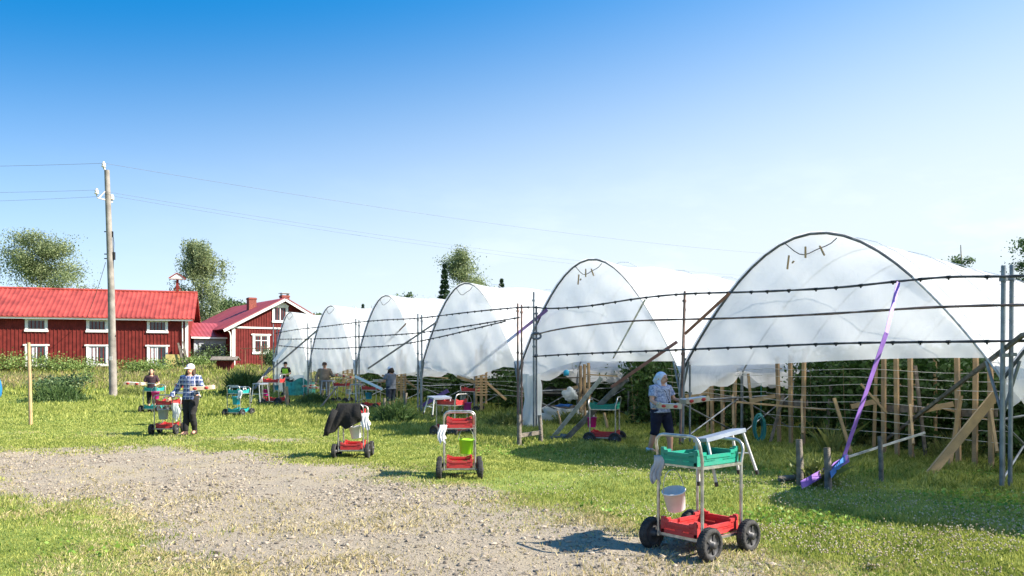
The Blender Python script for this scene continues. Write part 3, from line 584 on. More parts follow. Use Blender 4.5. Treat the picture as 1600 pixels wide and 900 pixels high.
def arch(k, t):   # t 0..pi; 0 = near foot (n=k)
    n = k+(1-math.cos(t))/2; return n, LEG+(apex[k+1]-LEG)*max(0, math.cos(PI/2*math.cos(t)))**.92
for k in range(-1, 6):
    z0 = 0; b0 = row(k+.5, 0, 0); T = empty('polytunnel', b0, 0, 'white film '+names[k+1] if 'polytunnel' in names[k+1] else 'white film '+names[k+1].replace('tunnel', 'polytunnel'), 'polytunnel', 'row of film covered polytunnels')
    loc = lambda n, s, z: row(n, s, z)-b0
    rg = np.random.default_rng(50+k)
    # hoops
    nh = 12; hs_s = [LEN*j/nh for j in range(nh+1)]
    for j, s in enumerate(hs_s):
        pts = [loc(k+.0, s, LEG-.25)]+[loc(arch(k, PI*i/30)[0], s, arch(k, PI*i/30)[1]) for i in range(31)]+[loc(k+1.0, s, LEG-.25)]
        if j == 0: MB().tube(pts[10:], .025, 8).build('hoop', m_hoop, T); MB().tube(pts[:11], .022, 8).build('hoop', m_steel, T)
        else: MB().tube(pts, .02, 8).build('hoop', m_steel, T)
    # legs under the valley (each tunnel owns those of its near foot)
    for j, s in enumerate(hs_s[:8]):
        b = MB(); b.tube([loc(k, s+.0, -.1), loc(k, s, LEG+.02)], .034, 8)
        if j == 0: b.tube([loc(k, s, LEG-.5), loc(k+.035, s, LEG+.28)], .025, 6).tube([loc(k, s, LEG-.5), loc(k-.035, s, LEG+.28)], .025, 6)
        if j in (0, 1): b.tube([loc(k, s, .9), loc(k, s+2.4, .1)], .018, 6).tube([loc(k, s, .1), loc(k, s+2.4, .95)], .018, 6)
        b.build('leg', m_pipe, T)
    MB().tube([loc(k, 0, .95), loc(k, LEN*.4, .95)], .02, 6).build('brace_rail', m_pipe, T)
    # roof film: sags a little between hoops and hangs below the valley in a loose hem
    nt_, ns = 40, 132; V = np.zeros((ns+1, nt_+1+4, 3))
    for i in range(ns+1):
        s = -.06+(LEN+.06)*i/ns; ph = (s/(LEN/nh)) % 1; sag = math.sin(PI*ph)**1.0
        hem = .22+.16*math.sin(s*1.9+k)+.10*math.sin(s*4.3+k*2)
        for j in range(nt_+1):
            t = PI*j/nt_; n, z = arch(k, t); fac = 1-.026*sag*(1+.5*math.sin(s*1.1+k)); zz = LEG+(z-LEG)*fac*1.006+.015+.02*math.sin(s*2.3+j*.4)*sag
            V[i, j+2] = loc(k+.5+(n-k-.5)*(fac*1.012), s, zz)
        for q, (dn, hz) in enumerate(((-.012, 1), (-.004, .5))):
            V[i, q] = loc(k-dn*.6+.01*math.sin(s*5)*hz, s, LEG-hem*hz)
            V[i, nt_+4-q] = loc(k+1+dn*.6+.01*math.sin(s*5+1)*hz, s, LEG-hem*hz)
    m_ = nt_+5; idn = np.arange((ns+1)*m_).reshape(ns+1, m_)
    FI = np.stack([idn[:-1, :-1], idn[1:, :-1], idn[1:, 1:], idn[:-1, 1:]], -1).reshape(-1, 4)
    npmesh('roof_film', V.reshape(-1, 3), FI, f_roof, T, smooth=True)
    # end curtain
    nu, nv = 70, 40; V = np.zeros((nu+1, nv+1, 3)); ez = endz[k+1]
    ww = rg.uniform(-1, 1, (6, 3))
    for i in range(nu+1):
        t = PI*(.015+.97*i/nu); n, zt = arch(k, t); w_ = (n-k-.5)*2; zb = ez(w_)
        if k == 1: zb = 1.80-.42*float(sm(.1, .95, w_))      # lower towards its far corner
        if k < 5: pass
        zb_ = min(zb, zt)
        for j in range(nv+1):
            v = j/nv; z = zt-.015+(zb_-zt)*v; wr = .05*math.sin(7*w_+3*z+k)+.03*math.sin(17*w_-5*z+ww[0, 0]*5)*(.3+v)+.02*math.sin(31*w_+9*z)*v+.05*math.sin(2.6*z+k*2)*math.sin(4*w_)
            V[i, j] = loc(n, .05+wr*min(1, 6*v)*min(1, 6*(1-abs(w_))+.1), z)
    idn = np.arange((nu+1)*(nv+1)).reshape(nu+1, nv+1); FI = np.stack([idn[:-1, :-1], idn[1:, :-1], idn[1:, 1:], idn[:-1, 1:]], -1).reshape(-1, 4)
    npmesh('end_film', V.reshape(-1, 3), FI, f_end, T, smooth=True)
    # drooping cord under the crown with little wooden clips
    pts = [loc(k+.5+.085*u, -.02, apex[k+1]-.12-.22*(1-u*u)-.03*math.sin(5*u)) for u in np.linspace(-1, 1, 11)]
    cd = MB().tube(pts, .009, 5).build('cord', m_hose, T)
    if k in (0, 1):
        for u, dz, a, ln in ((-.65, -.58, .15, .25), (-.5, -.48, .9, .05), (-.1, -.42, 0, .2), (.45, -.42, -.5, .2)):
            q = loc(k+.5-.11*u if k == 0 else k+.5-.09*u, -.05, apex[k+1]+dz); MB().bar(q, q+RU*(-math.sin(a)*ln)+Vector((0, 0, math.cos(a)*ln)), .03, .02).build('clip', m_plank, T)
    # ridge cord ends and cross ropes on the roof
    b = MB()
    for j in range(nh):
        s0, s1 = hs_s[j]+.15, hs_s[j+1]-.15
        b.tube([loc(arch(k, PI*i/24)[0], s0+(s1-s0)*i/24, arch(k, PI*i/24)[1]*1.004+.03) for i in range(25)], .009, 4)
    b.build('rope', m_white, T)

# bundled film hanging at the valley between the two big tunnels
def bundle(px, Y, ztop, zbot, wd, label, seed=0):
    b = MB(); rows_ = 16; nseg = 36; V = []
    c = AT(px, 567, Y)
    for i in range(rows_+1):
        z = ztop+(zbot-ztop)*i/rows_; v = i/rows_; wv = wd*(.75+.55*v*v+.12*math.sin(v*7))
        for j in range(nseg):
            a = 2*PI*j/nseg; rr = 1+.22*math.sin(5*a+3*v)+.12*math.sin(11*a+seed+2*v); V.append((wv*rr*math.cos(a)*.5+.05*math.sin(v*4), wv*rr*math.sin(a)*.28, z))
    b.add(V, [(i*nseg+j, i*nseg+(j+1) % nseg, (i+1)*nseg+(j+1) % nseg, (i+1)*nseg+j) for i in range(rows_) for j in range(nseg)], True)
    return tag(b.build('film_bundle', f_skirt, None, (c.x, c.y, 0)), label, 'plastic film')
bundle(829, 22.0, 1.45, -.02, .48, 'gathered clear film hanging to the grass in the valley beside the three steel posts')
# grey draped film at the far corner, teal net below it
b = MB(); V = []; 
for i in range(25):
    for j in range(9):
        u, v = i/24, j/8; q = row(5.05+.9*u, -.15+.08*math.sin(u*19), 1.1-.95*v+.05*math.sin(u*11)); V.append(q)
b.add(V, [(i*9+j, (i+1)*9+j, (i+1)*9+j+1, i*9+j+1) for i in range(24) for j in range(8)], True)
tag(b.build('draped_film', f_skirt), 'grey film sheet draped over the lower front of the farthest tunnel', 'plastic film')
b = MB(); V = []; c0 = AT(468, 597, 39.4)
for i in range(21):
    for j in range(7):
        u, v = i/20, j/6; V.append((c0.x+(u-.5)*1.5, c0.y+.1*math.sin(u*14)+.15*v, .15+.75*v*(1-.15*math.sin(u*9))))
b.add(V, [(i*7+j, (i+1)*7+j, (i+1)*7+j+1, i*7+j+1) for i in range(20) for j in range(6)], True)
tag(b.build('green_net', mat('teal_net', (.06, .36, .28), .7, var=.2)), 'teal net bundle lying behind the picker in the yellow vest', 'net')

# ---- front posts
def pipe(px, top, base, r, m, label, lean=0, s=-.25):
    q = ray_row(px, 567, s); zt = CZ-(top-HY)*q.y/F; b = MB(); o = Vector((q.x, q.y, 0)); l_ = Vector((lean*q.y/F, 0, 0))
    b.tube([(0, 0, -.1), l_+Vector((0, 0, zt))], r, 8); b.tube([l_*.93+Vector((0, 0, zt*.93)), l_*.93+Vector((0, 0, zt*.93+.05))], r*1.7, 8); b.box(l_*.6+Vector((0, -r, zt*.6)), (r*3, r*2, .05))
    return tag(b.build('steel_post', m, None, o), label, 'post', 'steel posts along the tunnel fronts')
pipe(1565, 415, 0, .032, m_pipe, 'thick dark steel post, left one of the pair nearest the right edge', 3, -.3); pipe(1578, 414, 0, .03, m_pipe, 'dark steel post, right one of the pair nearest the right edge', 3, -.1)
pipe(1062, 455, 0, .026, m_rustpipe, 'leaning rusty steel post just right of the woman with two trays', 8, -.3); pipe(1067, 470, 0, .022, m_pipe, 'grey post between the rusty post and the tunnel leg', 3, -.1); pipe(1078, 560, 0, .022, m_pipe, 'short grey post right of the rusty leaning post', 0, .15)
for px, tp, m_, la in ((809, 474, m_rustpipe, 'rusty post, leftmost of the group beside the film bundle'), (815, 476, m_rustpipe, 'thin rusty post, second of the group beside the film bundle'), (834, 456, m_pipe, 'thin tall grey post rising out of the film bundle'), (838, 478, m_hoop, 'dark post carrying the tyre ring beside the film bundle')):
    pipe(px, tp, 0, .026, m_, la)
for px, tp, la in ((653, 490, 'steel post left of the pair at the fourth valley'), (659, 492, 'steel post right of the pair at the fourth valley'), (556, 498, 'thin steel post left of the pair at the third valley from left'), (561, 500, 'thin steel post right of the pair at the third valley from left'),
                   (481, 505, 'thin steel post at the second valley from left'), (486, 528, 'short steel post at the second valley from left'), (427, 506, 'dark post at the outer left end of the tunnel row'), (433, 512, 'green grey post, right one at the outer left end of the row')):
    pipe(px, tp, 0, .03, m_pipe, la)
# ---- rails
clip_me = None
def rail(pts, label, r=.019, s=-.34, clips=True, m=None):
    global clip_me
    P_ = [ray_row(px, py, s) for px, py in pts]; Q = []
    for i in range(len(P_)-1):
        p_, a, c, d = P_[max(0, i-1)], P_[i], P_[i+1], P_[min(len(P_)-1, i+2)]
        for t in (0, .25, .5, .75):
            Q.append(a*.5*2*(1-t)*0+((2*a)+(c-p_)*t+(2*p_-5*a+4*c-d)*t*t+(-p_+3*a-3*c+d)*t**3)*.5)
    Q.append(P_[-1]); rt = MB().tube(Q, [r*(1+.18*math.sin(i*2.7)) for i in range(len(Q))], 7).build('rail', m or m_hose)
    tag(rt, label, 'rail', 'dark rails across the tunnel fronts')
    if clips:
        b = MB(); Ls = [0]
        for i in range(len(Q)-1): Ls.append(Ls[-1]+(Q[i+1]-Q[i]).length)
        d = .25
        while d < Ls[-1]:
            i = max(j for j in range(len(Ls)) if Ls[j] <= d); i = min(i, len(Q)-2); q = Q[i].lerp(Q[i+1], (d-Ls[i])/(Ls[i+1]-Ls[i])); u = (Q[i+1]-Q[i]).normalized()
            cm = clip_me or MB().tube([(-.03, 0, 0), (.03, 0, 0)], .026, 6).box((0, 0, -.025), (.022, .015, .035)).build('clip', m_dark, rt).data; first = clip_me is None; clip_me = cm; o = KIDS[rt][-1] if first else bpy.data.objects.new('clip', cm)
            if not first: COL.objects.link(o); o.parent = rt
            o.location = q; o.rotation_euler = (0, 0, math.atan2(u.y, u.x)); d += .47+.1*math.sin(d*9)
    return rt
rail([(1640, 430), (1565, 432), (1480, 433), (1400, 440), (1300, 450), (1180, 456), (1075, 459), (1000, 466), (920, 478), (860, 482), (820, 480), (740, 487), (655, 497), (600, 500), (555, 504), (500, 511), (462, 515), (430, 521)], 'topmost rail running the whole length of the tunnel fronts')
rail([(1640, 477), (1565, 477), (1440, 481), (1300, 490), (1150, 497), (1000, 501), (920, 508), (870, 515), (836, 523)], 'middle rail across the two nearest tunnel fronts', .02, -.34, False, m_rustpipe)
rail([(1640, 532), (1565, 533), (1400, 535), (1300, 537), (1150, 543), (1000, 549), (900, 553), (833, 557)], 'lowest rail across the two nearest tunnel fronts')
rail([(812, 496), (770, 503), (720, 511), (655, 520), (600, 524), (556, 526), (510, 529), (436, 530)], 'middle rail across the farther tunnel fronts')
rail([(790, 502), (740, 514), (690, 526), (640, 536), (600, 541), (555, 543), (500, 545), (436, 540)], 'lowest rail bending upward across the farther tunnel fronts')
# ring on post
q = ray_row(838, 525, -.42); b = MB(); b.tube([q+Vector((.12*math.cos(a), .0, .08*math.sin(a))) for a in np.linspace(0, 2*PI, 17)[:-1]], .03, 7, closed=True)
tag(b.build('coiled_strap', m_hoop), 'dark coil hanging on the post beside the film bundle', 'coil')

# ---- straps and braces
def strap(a, c, w_, m, label, name='strap', sag=0, cat='strap', t=.006, rnd=False, mid=None, twist=0, tw0=0):
    a, c = Vector(a), Vector(c); b = MB(); pts = [a.lerp(c, i/10)-Vector((0, 0, 4*sag*(i/10)*(1-i/10))) for i in range(11)]
    if rnd: b.tube(pts, w_, 8)
    else:
        V = []
        for i, q in enumerate(pts):
            d = (c-a).normalized(); x = d.cross(Vector((0, 1, 0))).normalized(); y = x.cross(d); an = tw0+twist*i/10; u = x*math.cos(an)+y*math.sin(an); v_ = d.cross(u)
            V += [q+u*w_/2+v_*t/2, q-u*w_/2+v_*t/2, q-u*w_/2-v_*t/2, q+u*w_/2-v_*t/2]
        b.add(V, [(i*4+j, i*4+(j+1) % 4, (i+1)*4+(j+1) % 4, (i+1)*4+j) for i in range(10) for j in range(4)]+[(0, 1, 2, 3), (43, 42, 41, 40)])
    return tag(b.build(name, m), label, cat, 'straps and braces holding the tunnels')
m_purp = mat('purple_strap', (.28, .14, .52), .6, var=.12); m_gstrap = mat('grey_strap', (.30, .26, .30), .7); m_rstrap = mat('rust_strap', (.36, .17, .13), .7); m_wstrap = mat('white_strap', (.7, .7, .68), .7)
a = ray_row(1404, 441, -.38)
strap(a, AT(1385, 520, a.y-.5), .06, m_purp, 'upper length of the purple strap on the nearest tunnel hoop', twist=.15)
c = AT(1385, 520, a.y-.5); e = Vector((0, 12.0, 0))
strap(c, AT(1316, 722, e.y), .095, m_purp, 'long purple ratchet strap slanting from the hoop to the stakes', twist=.15, tw0=.5)
strap(AT(1326, 716, e.y), AT(1252, 758, 10.9), .11, m_purp, 'purple strap end lying low between the two weedy stakes')
strap(AT(1324, 712, e.y+.1), AT(1298, 742, 10.9), .09, mat('blue_strap', (.03, .16, .5), .6), 'blue strap piece at the foot of the purple strap')
strap(ray_row(1600, 522, -.5), G(1372, 705)+Vector((0, 0, .1)), .07, m_oldwood, 'long slender brown pole slanting across the nearest tunnel mouth', 'brace_pole', t=.05, cat='brace')
strap(AT(1445, 676, 12.4), AT(1325, 714, 12.0), .03, m_steel, 'thin steel rod reaching from the purple strap to the trellis', 'brace_rod', cat='brace', t=.03)
strap(ray_row(1140, 458, -.4), AT(1070, 522, 16.0), .06, m_rstrap, 'reddish strap at the left shoulder of the widest tunnel', twist=.1)
strap(AT(1058, 534, 17), AT(955, 605, 17.3), .07, m_rstrap, 'reddish strap piece left of the rusty leaning post', twist=.4)
strap(AT(980, 590, 17.3), G(880, 690), .11, m_oldwood, 'weathered brace beam from the post foot down to the left', 'brace_beam', cat='brace', t=.07)
strap(ray_row(1008, 468, -.4), AT(958, 560, 18.8), .04, m_wstrap, 'white strap hanging down the second tunnel from its hoop', twist=.5)
strap(AT(940, 590, 18.2), G(862, 686), .09, m_steel, 'upper grey beam of the ground brace left of the green topped trolley', 'brace_beam', cat='brace', t=.06)
strap(ray_row(855, 484, -.4), G(683, 624)+Vector((0, 0, .1)), .085, m_purp, 'faded purple strap slanting down left across the third tunnel', twist=.3)
strap(AT(700, 610, 27), G(655, 640)+Vector((0, 0, .08)), .13, m_purp, 'wide lower end of the faded purple strap near the weedy stakes')
strap(ray_row(684, 502, -.4), AT(575, 576, 28), .06, m_gstrap, 'grey strap across the tunnel third from the left', twist=.3)
strap(ray_row(635, 505, -.3), AT(606, 535, 32), .05, m_rstrap, 'short reddish strap at the shoulder of the tunnel third from left')
strap(ray_row(497, 515, -.4), G(402, 612)+Vector((0, 0, .1)), .09, m_gstrap, 'dark long strap slanting over the farthest tunnel')
strap(AT(463, 523, 42), AT(428, 565, 41.2), .16, m_white, 'white plank brace slanting over the farthest tunnel', 'brace_plank', cat='brace', t=.05)
strap(AT(422, 574, 41), AT(397, 608, 38), .13, m_oldwood, 'pale plank lower piece before the outer end of the tunnel row', 'brace_plank', cat='brace', t=.05)
strap(AT(1555, 617, 12.6), G(1450, 745), .14, m_plank, 'fresh light plank leaning against the rightmost trellis posts', 'leaning_plank', cat='plank', t=.04)
strap(AT(555, 588, 30), AT(597, 608, 28.5), .09, m_white, 'pale plank slanting behind the grey stool of the far picker', 'leaning_plank', cat='plank', t=.04)
strap(AT(498, 648-8, 30.5), AT(526, 605, 33), .05, m_oldwood, 'slanting wooden pole rising from the weed heap', 'brace_pole', cat='brace', t=.05)

# ---- trellis frames inside the tunnel mouths
def plank(b, a, c, w_=.1, t=.03): b.bar(a, c, w_, t, (0, 0, 1))
def trellis(px, s, gap, hz, label, n3=3, lean=0):
    q = ray_row(px, 567, s); T = empty('raspberry_trellis', (q.x, q.y, 0), math.atan2(RU.y, RU.x), label, 'trellis', 'wooden trellis frames at the raspberry row ends')
    for i in range(n3):
        x = (i-(n3-1)/2)*gap; b = MB(); b.bar((x, 0, -.1), (x+(lean or .03*math.sin(px+i*2))*(i-1 if lean else 1), .02*i, hz-.04*i), .072, .055, (0, 1, 0))
        for j in range(5): b.box((x+lean*(i-1)*(.3+.3*j)/hz, -.036+.008*i, .55+.27*j), (.1, .012, .018))
        b.build('post', m_pine, T)
    b = MB(); b.bar((-gap*1.25, -.055, .93), (gap*1.35, -.06, .90), .03, .13); b.build('crossbar', m_oldwood, T)
    b = MB(); b.bar((gap*1.2, .06, 1.05), (gap*2.6, .35, .93), .05, .09); b.build('arm', m_plank, T); MB().bar((-gap*1.1, .08, 1.0), (-gap*2.3, .5, .35), .04, .06).build('arm', m_plank, T)
    return T
trellis(1523, 1.8, .27, 1.95, 'rightmost wooden trellis frame under the widest tunnel beside the leaning plank'); trellis(1402, 1.8, .27, 1.95, 'middle wooden trellis frame right of the purple strap'); trellis(1236, 1.9, .30, 1.95, 'wooden trellis frame left of the purple strap under the widest tunnel')
trellis(1130, 2.3, .34, 1.75, 'wooden trellis frame behind the near trolley stool, next to the steel posts'); trellis(914, 2.2, .22, 1.75, 'leaning trellis frame beside the cluttered bench', lean=-.05)
def tower(px, top, base, label, wd=.34):
    q = ray_row(px, 567, 1.6); zt = CZ-(top-HY)*q.y/F; T = empty('raspberry_trellis', (q.x, q.y, 0), R(8), label, 'trellis', 'slatted trellis posts at the far row ends')
    b = MB(); b.box((0, 0, zt/2), (.1, .08, zt+.1)); b.build('post', m_pine, T); MB().box((-wd/2+.04, .05, zt*.55), (.07, .05, zt*.8)).build('post', m_pine, T); MB().box((wd/2-.04, .05, zt*.55), (.07, .05, zt*.8)).build('post', m_pine, T)
    b = MB(); n = 17
    for j in range(n): b.box((0, -.05, zt*.28+zt*.66*j/(n-1)), (wd, .02, .045))
    b.build('slat', m_plank, T)
    b = MB(); b.bar((.1, .1, zt*.5), (.9, .3, zt*.2), .04, .08); b.build('arm', m_plank, T); MB().bar((-.1, .1, zt*.45), (-.8, .4, zt*.55), .04, .09).build('arm', m_plank, T)
tower(752, 541, 0, 'slatted trellis tower nearest, right of the grey shirted picker', .42); tower(627, 549, 0, 'slatted trellis tower just right of the grey shirted picker head', .42); tower(543, 547, 0, 'farthest slatted trellis tower right of the khaki picker', .5)
# single stakes standing and leaning among the frames
rg = random.Random(12)
for k, (px, s_, ln, hz, lab) in enumerate(((1290, 2.6, 12, 1.7, 'thin stake in the plants left of the purple strap'), (1335, 1.2, -30, 1.1, 'slanting thin stake just behind the purple strap'), (1365, 2.4, 6, 1.8, 'thin stake left of the middle trellis frame'), (1448, 2.2, -16, 1.7, 'leaning stake right of the middle trellis frame'),
      (1482, 1.4, 22, 1.2, 'short stake leaning right between middle and rightmost frames'), (1180, 2.6, -10, 1.5, 'stake behind the teal hose coil'), (1200, 1.6, 26, 1.1, 'slanting stake right of the teal hose coil'), (1105, 2.4, 3, 1.6, 'stake just behind the outstretched berry tray'), (985, 3.0, 14, 1.3, 'leaning stake in the raspberries left of the woman with trays'), (1350, 3.2, 2, 1.9, 'weathered stake deep in the plants right of the strap'), (1462, 3.0, 1, 1.9, 'weathered stake deep in the plants between two frames'))):
    q = ray_row(px, 567, s_); b = MB(); b.bar((0, 0, -.1), (ln*q.y/F, .05, hz), .055, .04, (0, 1, 0)); tag(b.build('stake', m_plank if k % 3 else m_oldwood, None, (q.x, q.y, 0)), lab, 'stake', 'single stakes among the trellis frames')
# strings
m_str = mat('string', (.62, .60, .55), .8)
def strings(n0, n1, s, zs, label, parts=None):
    b = MB()
    for i, z in enumerate(zs):
        pts = [row(n0+(n1-n0)*t, s+.12*math.sin(t*9+i), z-.03*math.sin(PI*t*3)*(1 if i % 2 else .4)+.02*math.sin(i*5+t*4)) for t in np.linspace(0, 1, 14)]; b.tube(pts, .0045, 4)
    tag(b.build('trellis_strings', m_str), label, 'strings', 'pale strings stretched between trellis posts')
zs = [.45, .66, .84, 1.0, 1.13, 1.30, 1.46, 1.62]
strings(.06, .82, 1.72, zs, 'pale horizontal strings across the widest tunnel mouth'); strings(.86, 1.35, 2.1, zs[2:9], 'pale strings behind the rusty post and the first long stool')
strings(1.6, 1.98, 2.5, zs[4:10], 'pale strings beside the cluttered bench'); strings(2.05, 2.95, 1.7, zs[1:11], 'pale strings across the third tunnel mouth'); strings(3.1, 3.9, 1.7, zs[1:9], 'pale strings behind the grey shirted picker')
strings(-.9, -.05, 1.8, zs, 'pale strings in the tunnel mouth cut by the right edge')
# loose boards inside
for k, (x1_, y1_, x2_, y2_, Y, lab) in enumerate(((1150, 628, 1290, 640, 16.5, 'long thin board lying on the crossbars left of the strap'), (1040, 682, 1120, 684, 15.8, 'pale rail from the steel post behind the near stool'),
      (655, 581, 700, 578, 30, 'pale board held level behind the grey shirted picker'), (652, 586, 700, 591, 30, 'pale board lying slightly lower behind the grey shirted picker'), (505, 590, 560, 586, 36, 'pale boards laid across a rack behind the khaki picker'),
      (915, 585, 965, 588, 20.6, 'pale crossboard on the leaning trellis frame'), (1345, 600, 1385, 645, 14.6, 'short slanting batten behind the middle trellis frame'), (1450, 632, 1540, 655, 14, 'slanting board between middle and rightmost trellis frames'))):
    b = MB(); b.bar(AT(x1_, y1_, Y), AT(x2_, y2_, Y-.1), .09, .035); tag(b.build('board', m_plank), lab, 'board', 'loose boards among the trellises')
# raspberry rows
proto = None
def raspberry(n, s0, label, sc=1.0, seed=3):
    global proto
    if proto is None:
        Lr = 13.0; rg = np.random.default_rng(3); nl = 24000; t = rg.uniform(0, Lr, nl); cl = np.round(t/.33+rg.normal(0, .2, nl))*.33; hgt = rg.uniform(0, 1, nl)**.8
        top = 1.75+.3*np.sin(cl*3.1)+.15*np.sin(cl*7.7); C = np.stack([t*.5+cl*.5, rg.normal(0, .24, nl)*(.5+hgt), .08+hgt*top], 1)
        rt = empty('raspberry_row', (0, 0, 0), 0); V, FI = leaves(C, .125, .7, rg); npmesh('foliage', V, FI, l_rasp, rt)
        b = MB()
        for i in range(60):
            x = Lr*i/60; q = Vector((x, random.uniform(-.1, .1), 0)); b.tube([q, q+Vector((random.uniform(-.1, .1), random.uniform(-.15, .15), 1)), q+Vector((random.uniform(-.2, .2), random.uniform(-.3, .3), 1.8))], [.008, .006, .003], 4)
        b.build('canes', mat('cane', (.20, .14, .07), .8), rt); proto = rt; o = rt
    else: o = copy_tree(proto)
    o.location = row(n, s0); o.rotation_euler = (0, 0, math.atan2(AX.y, AX.x)); o.scale = (sc, 1, sc); tag(o, label, 'raspberry plants', 'raspberry rows inside the tunnels'); return o
for n, s0, la in ((.14, 2.7, 'raspberry row behind the rightmost trellis frame'), (.36, 2.5, 'raspberry row behind the middle trellis frame'), (.56, 2.3, 'raspberry row seen behind the purple strap'), (.74, 3.0, 'raspberry row behind the trellis frame left of the strap'),
      (1.12, 3.2, 'raspberry row just right of the tray carrying woman'), (1.36, 2.6, 'raspberry row directly behind the woman with two trays'), (1.58, 2.4, 'raspberry row left of the woman with two trays'), (1.84, 4.6, 'raspberry row behind the cluttered bench'),
      (2.12, 1.6, 'bushy raspberry row end left of the film bundle'), (2.4, 2.2, 'raspberry row in the third tunnel left of the bushy end'), (2.75, 2.6, 'raspberry row behind the nearest slatted tower'), (3.25, 2.0, 'raspberry row right of the grey shirted picker'), (3.6, 2.2, 'raspberry row behind the grey shirted picker'),
      (4.3, 2.4, 'raspberry row between the two far slatted towers'), (4.75, 2.4, 'raspberry row behind the farthest slatted tower'), (-.2, 2.6, 'raspberry row at the right edge of the photo'), (-.5, 2.6, 'raspberry row just outside the right edge')):
    raspberry(n, s0, la, .95 if n < 1 else 1.0)
# ================================================================ TROLLEYS, CRATES, BUCKETS, STOOLS
def plastic(name, c): return mat(name, c, .5, scale=7, spec=.4, detail=9, col2=tuple(v*.72+.035 for v in c))
p_red = plastic('red_plastic', (.52, .028, .028)); p_green = plastic('green_plastic', (.0, .26, .17)); p_teal = plastic('turquoise_plastic', (.01, .34, .32))
p_white = plastic('white_plastic', (.78, .79, .82)); p_lime = plastic('lime_plastic', (.34, .72, .01)); p_mag = plastic('magenta_plastic', (.62, .01, .28)); p_purp = plastic('purple_plastic', (.36, .02, .32)); p_blue = plastic('blue_bucket_plastic', (.01, .38, .62)); p_grey = plastic('grey_plastic', (.40, .46, .52))
m_tube = mat('trolley_tube', (.52, .50, .47), .38, .8, var=.2, scale=14); m_tyre = mat('tyre', (.035, .034, .034), .85, var=.3, scale=25, bump=.4, bscale=60); m_rim = mat('rim', (.06, .06, .065), .5, .3)
m_card = mat('cardboard', (.66, .52, .36), .85); m_print = mat('red_print', (.55, .05, .04), .7); m_wcloth = mat('white_cloth', (.72, .72, .73), .9, var=.12, scale=9); m_gcloth = mat('grey_cloth', (.42, .41, .42), .95, var=.15, scale=9)
def wheel(parent, x, y, sgn, r=.14):
    rm = MB(); M = Euler((0, R(90), 0)).to_matrix()
    rm.lathe([(.012, -.05), (.03, -.05), (.032, -.02), (.085, -.018), (.095, -.03), (.099, -.03), (.099, .03), (.095, .03), (.085, .018), (.032, .02), (.03, .055), (.001, .055)], (0, 0, 0), 20, M)
    for k in range(5):
        a = 2*PI*k/5; rm.box((sgn*.022, math.cos(a)*.06, math.sin(a)*.06), (.012, .02, .055), (a-PI/2, 0, 0))
    w_ = rm.build('wheel', m_rim, parent, (x, y, r))
    t = MB(); pr_ = [(.096, -.034), (.115, -.042), (.132, -.038), (.140, -.024), (.142, 0), (.140, .024), (.132, .038), (.115, .042), (.096, .034), (.094, 0), (.096, -.034)]
    t.lathe([(a*r/.142, z) for a, z in pr_], (0, 0, 0), 28, M)
    for k in range(36):
        a = 2*PI*k/36; t.box((0, math.cos(a)*r*.995, math.sin(a)*r*.995), (.05, .010, .006), (a-PI/2, 0, 0))
    t.build('tyre', m_tyre, w_)
def make_trolley():
    T = empty('harvest_trolley', (0, 0, 0))
    for y, h in ((-.28, 1.03), (.28, .97)):
        x = .235; c = .085; s = -1 if y < 0 else 1
        pts = [(-x, y, .13), (-x, y, .5), (-x, y, h-.2), (-x, y+s*.03, h-c)]+[(-x+c*(1-math.cos(a)), y+s*.035, h-c+c*math.sin(a)) for a in (R(30), R(60), R(90))]
        pts += [(-p[0], p[1], p[2]) for p in pts[::-1]]; MB().tube(pts, .0145, 10).build('handle_frame', m_tube, T)
        MB().tube([(-.36, y, .142), (.36, y, .142)], .009, 8).build('axle', m_tube, T)
    for z in (.155, .765):
        b = MB()
        for x in (-.235, .235): b.box((x, 0, z), (.022, .57, .022))
        for y in (-.282, .282): b.box((0, y, z+.003), (.47, .022, .022))
        for y in (-.1, .1): b.box((0, y, z-.004), (.46, .018, .014))
        b.build('rack', m_tube, T)
    for x in (-1, 1):
        for y in (-.28, .28): wheel(T, x*.31, y, x)
    return T
TROL = None; crate_me = {}
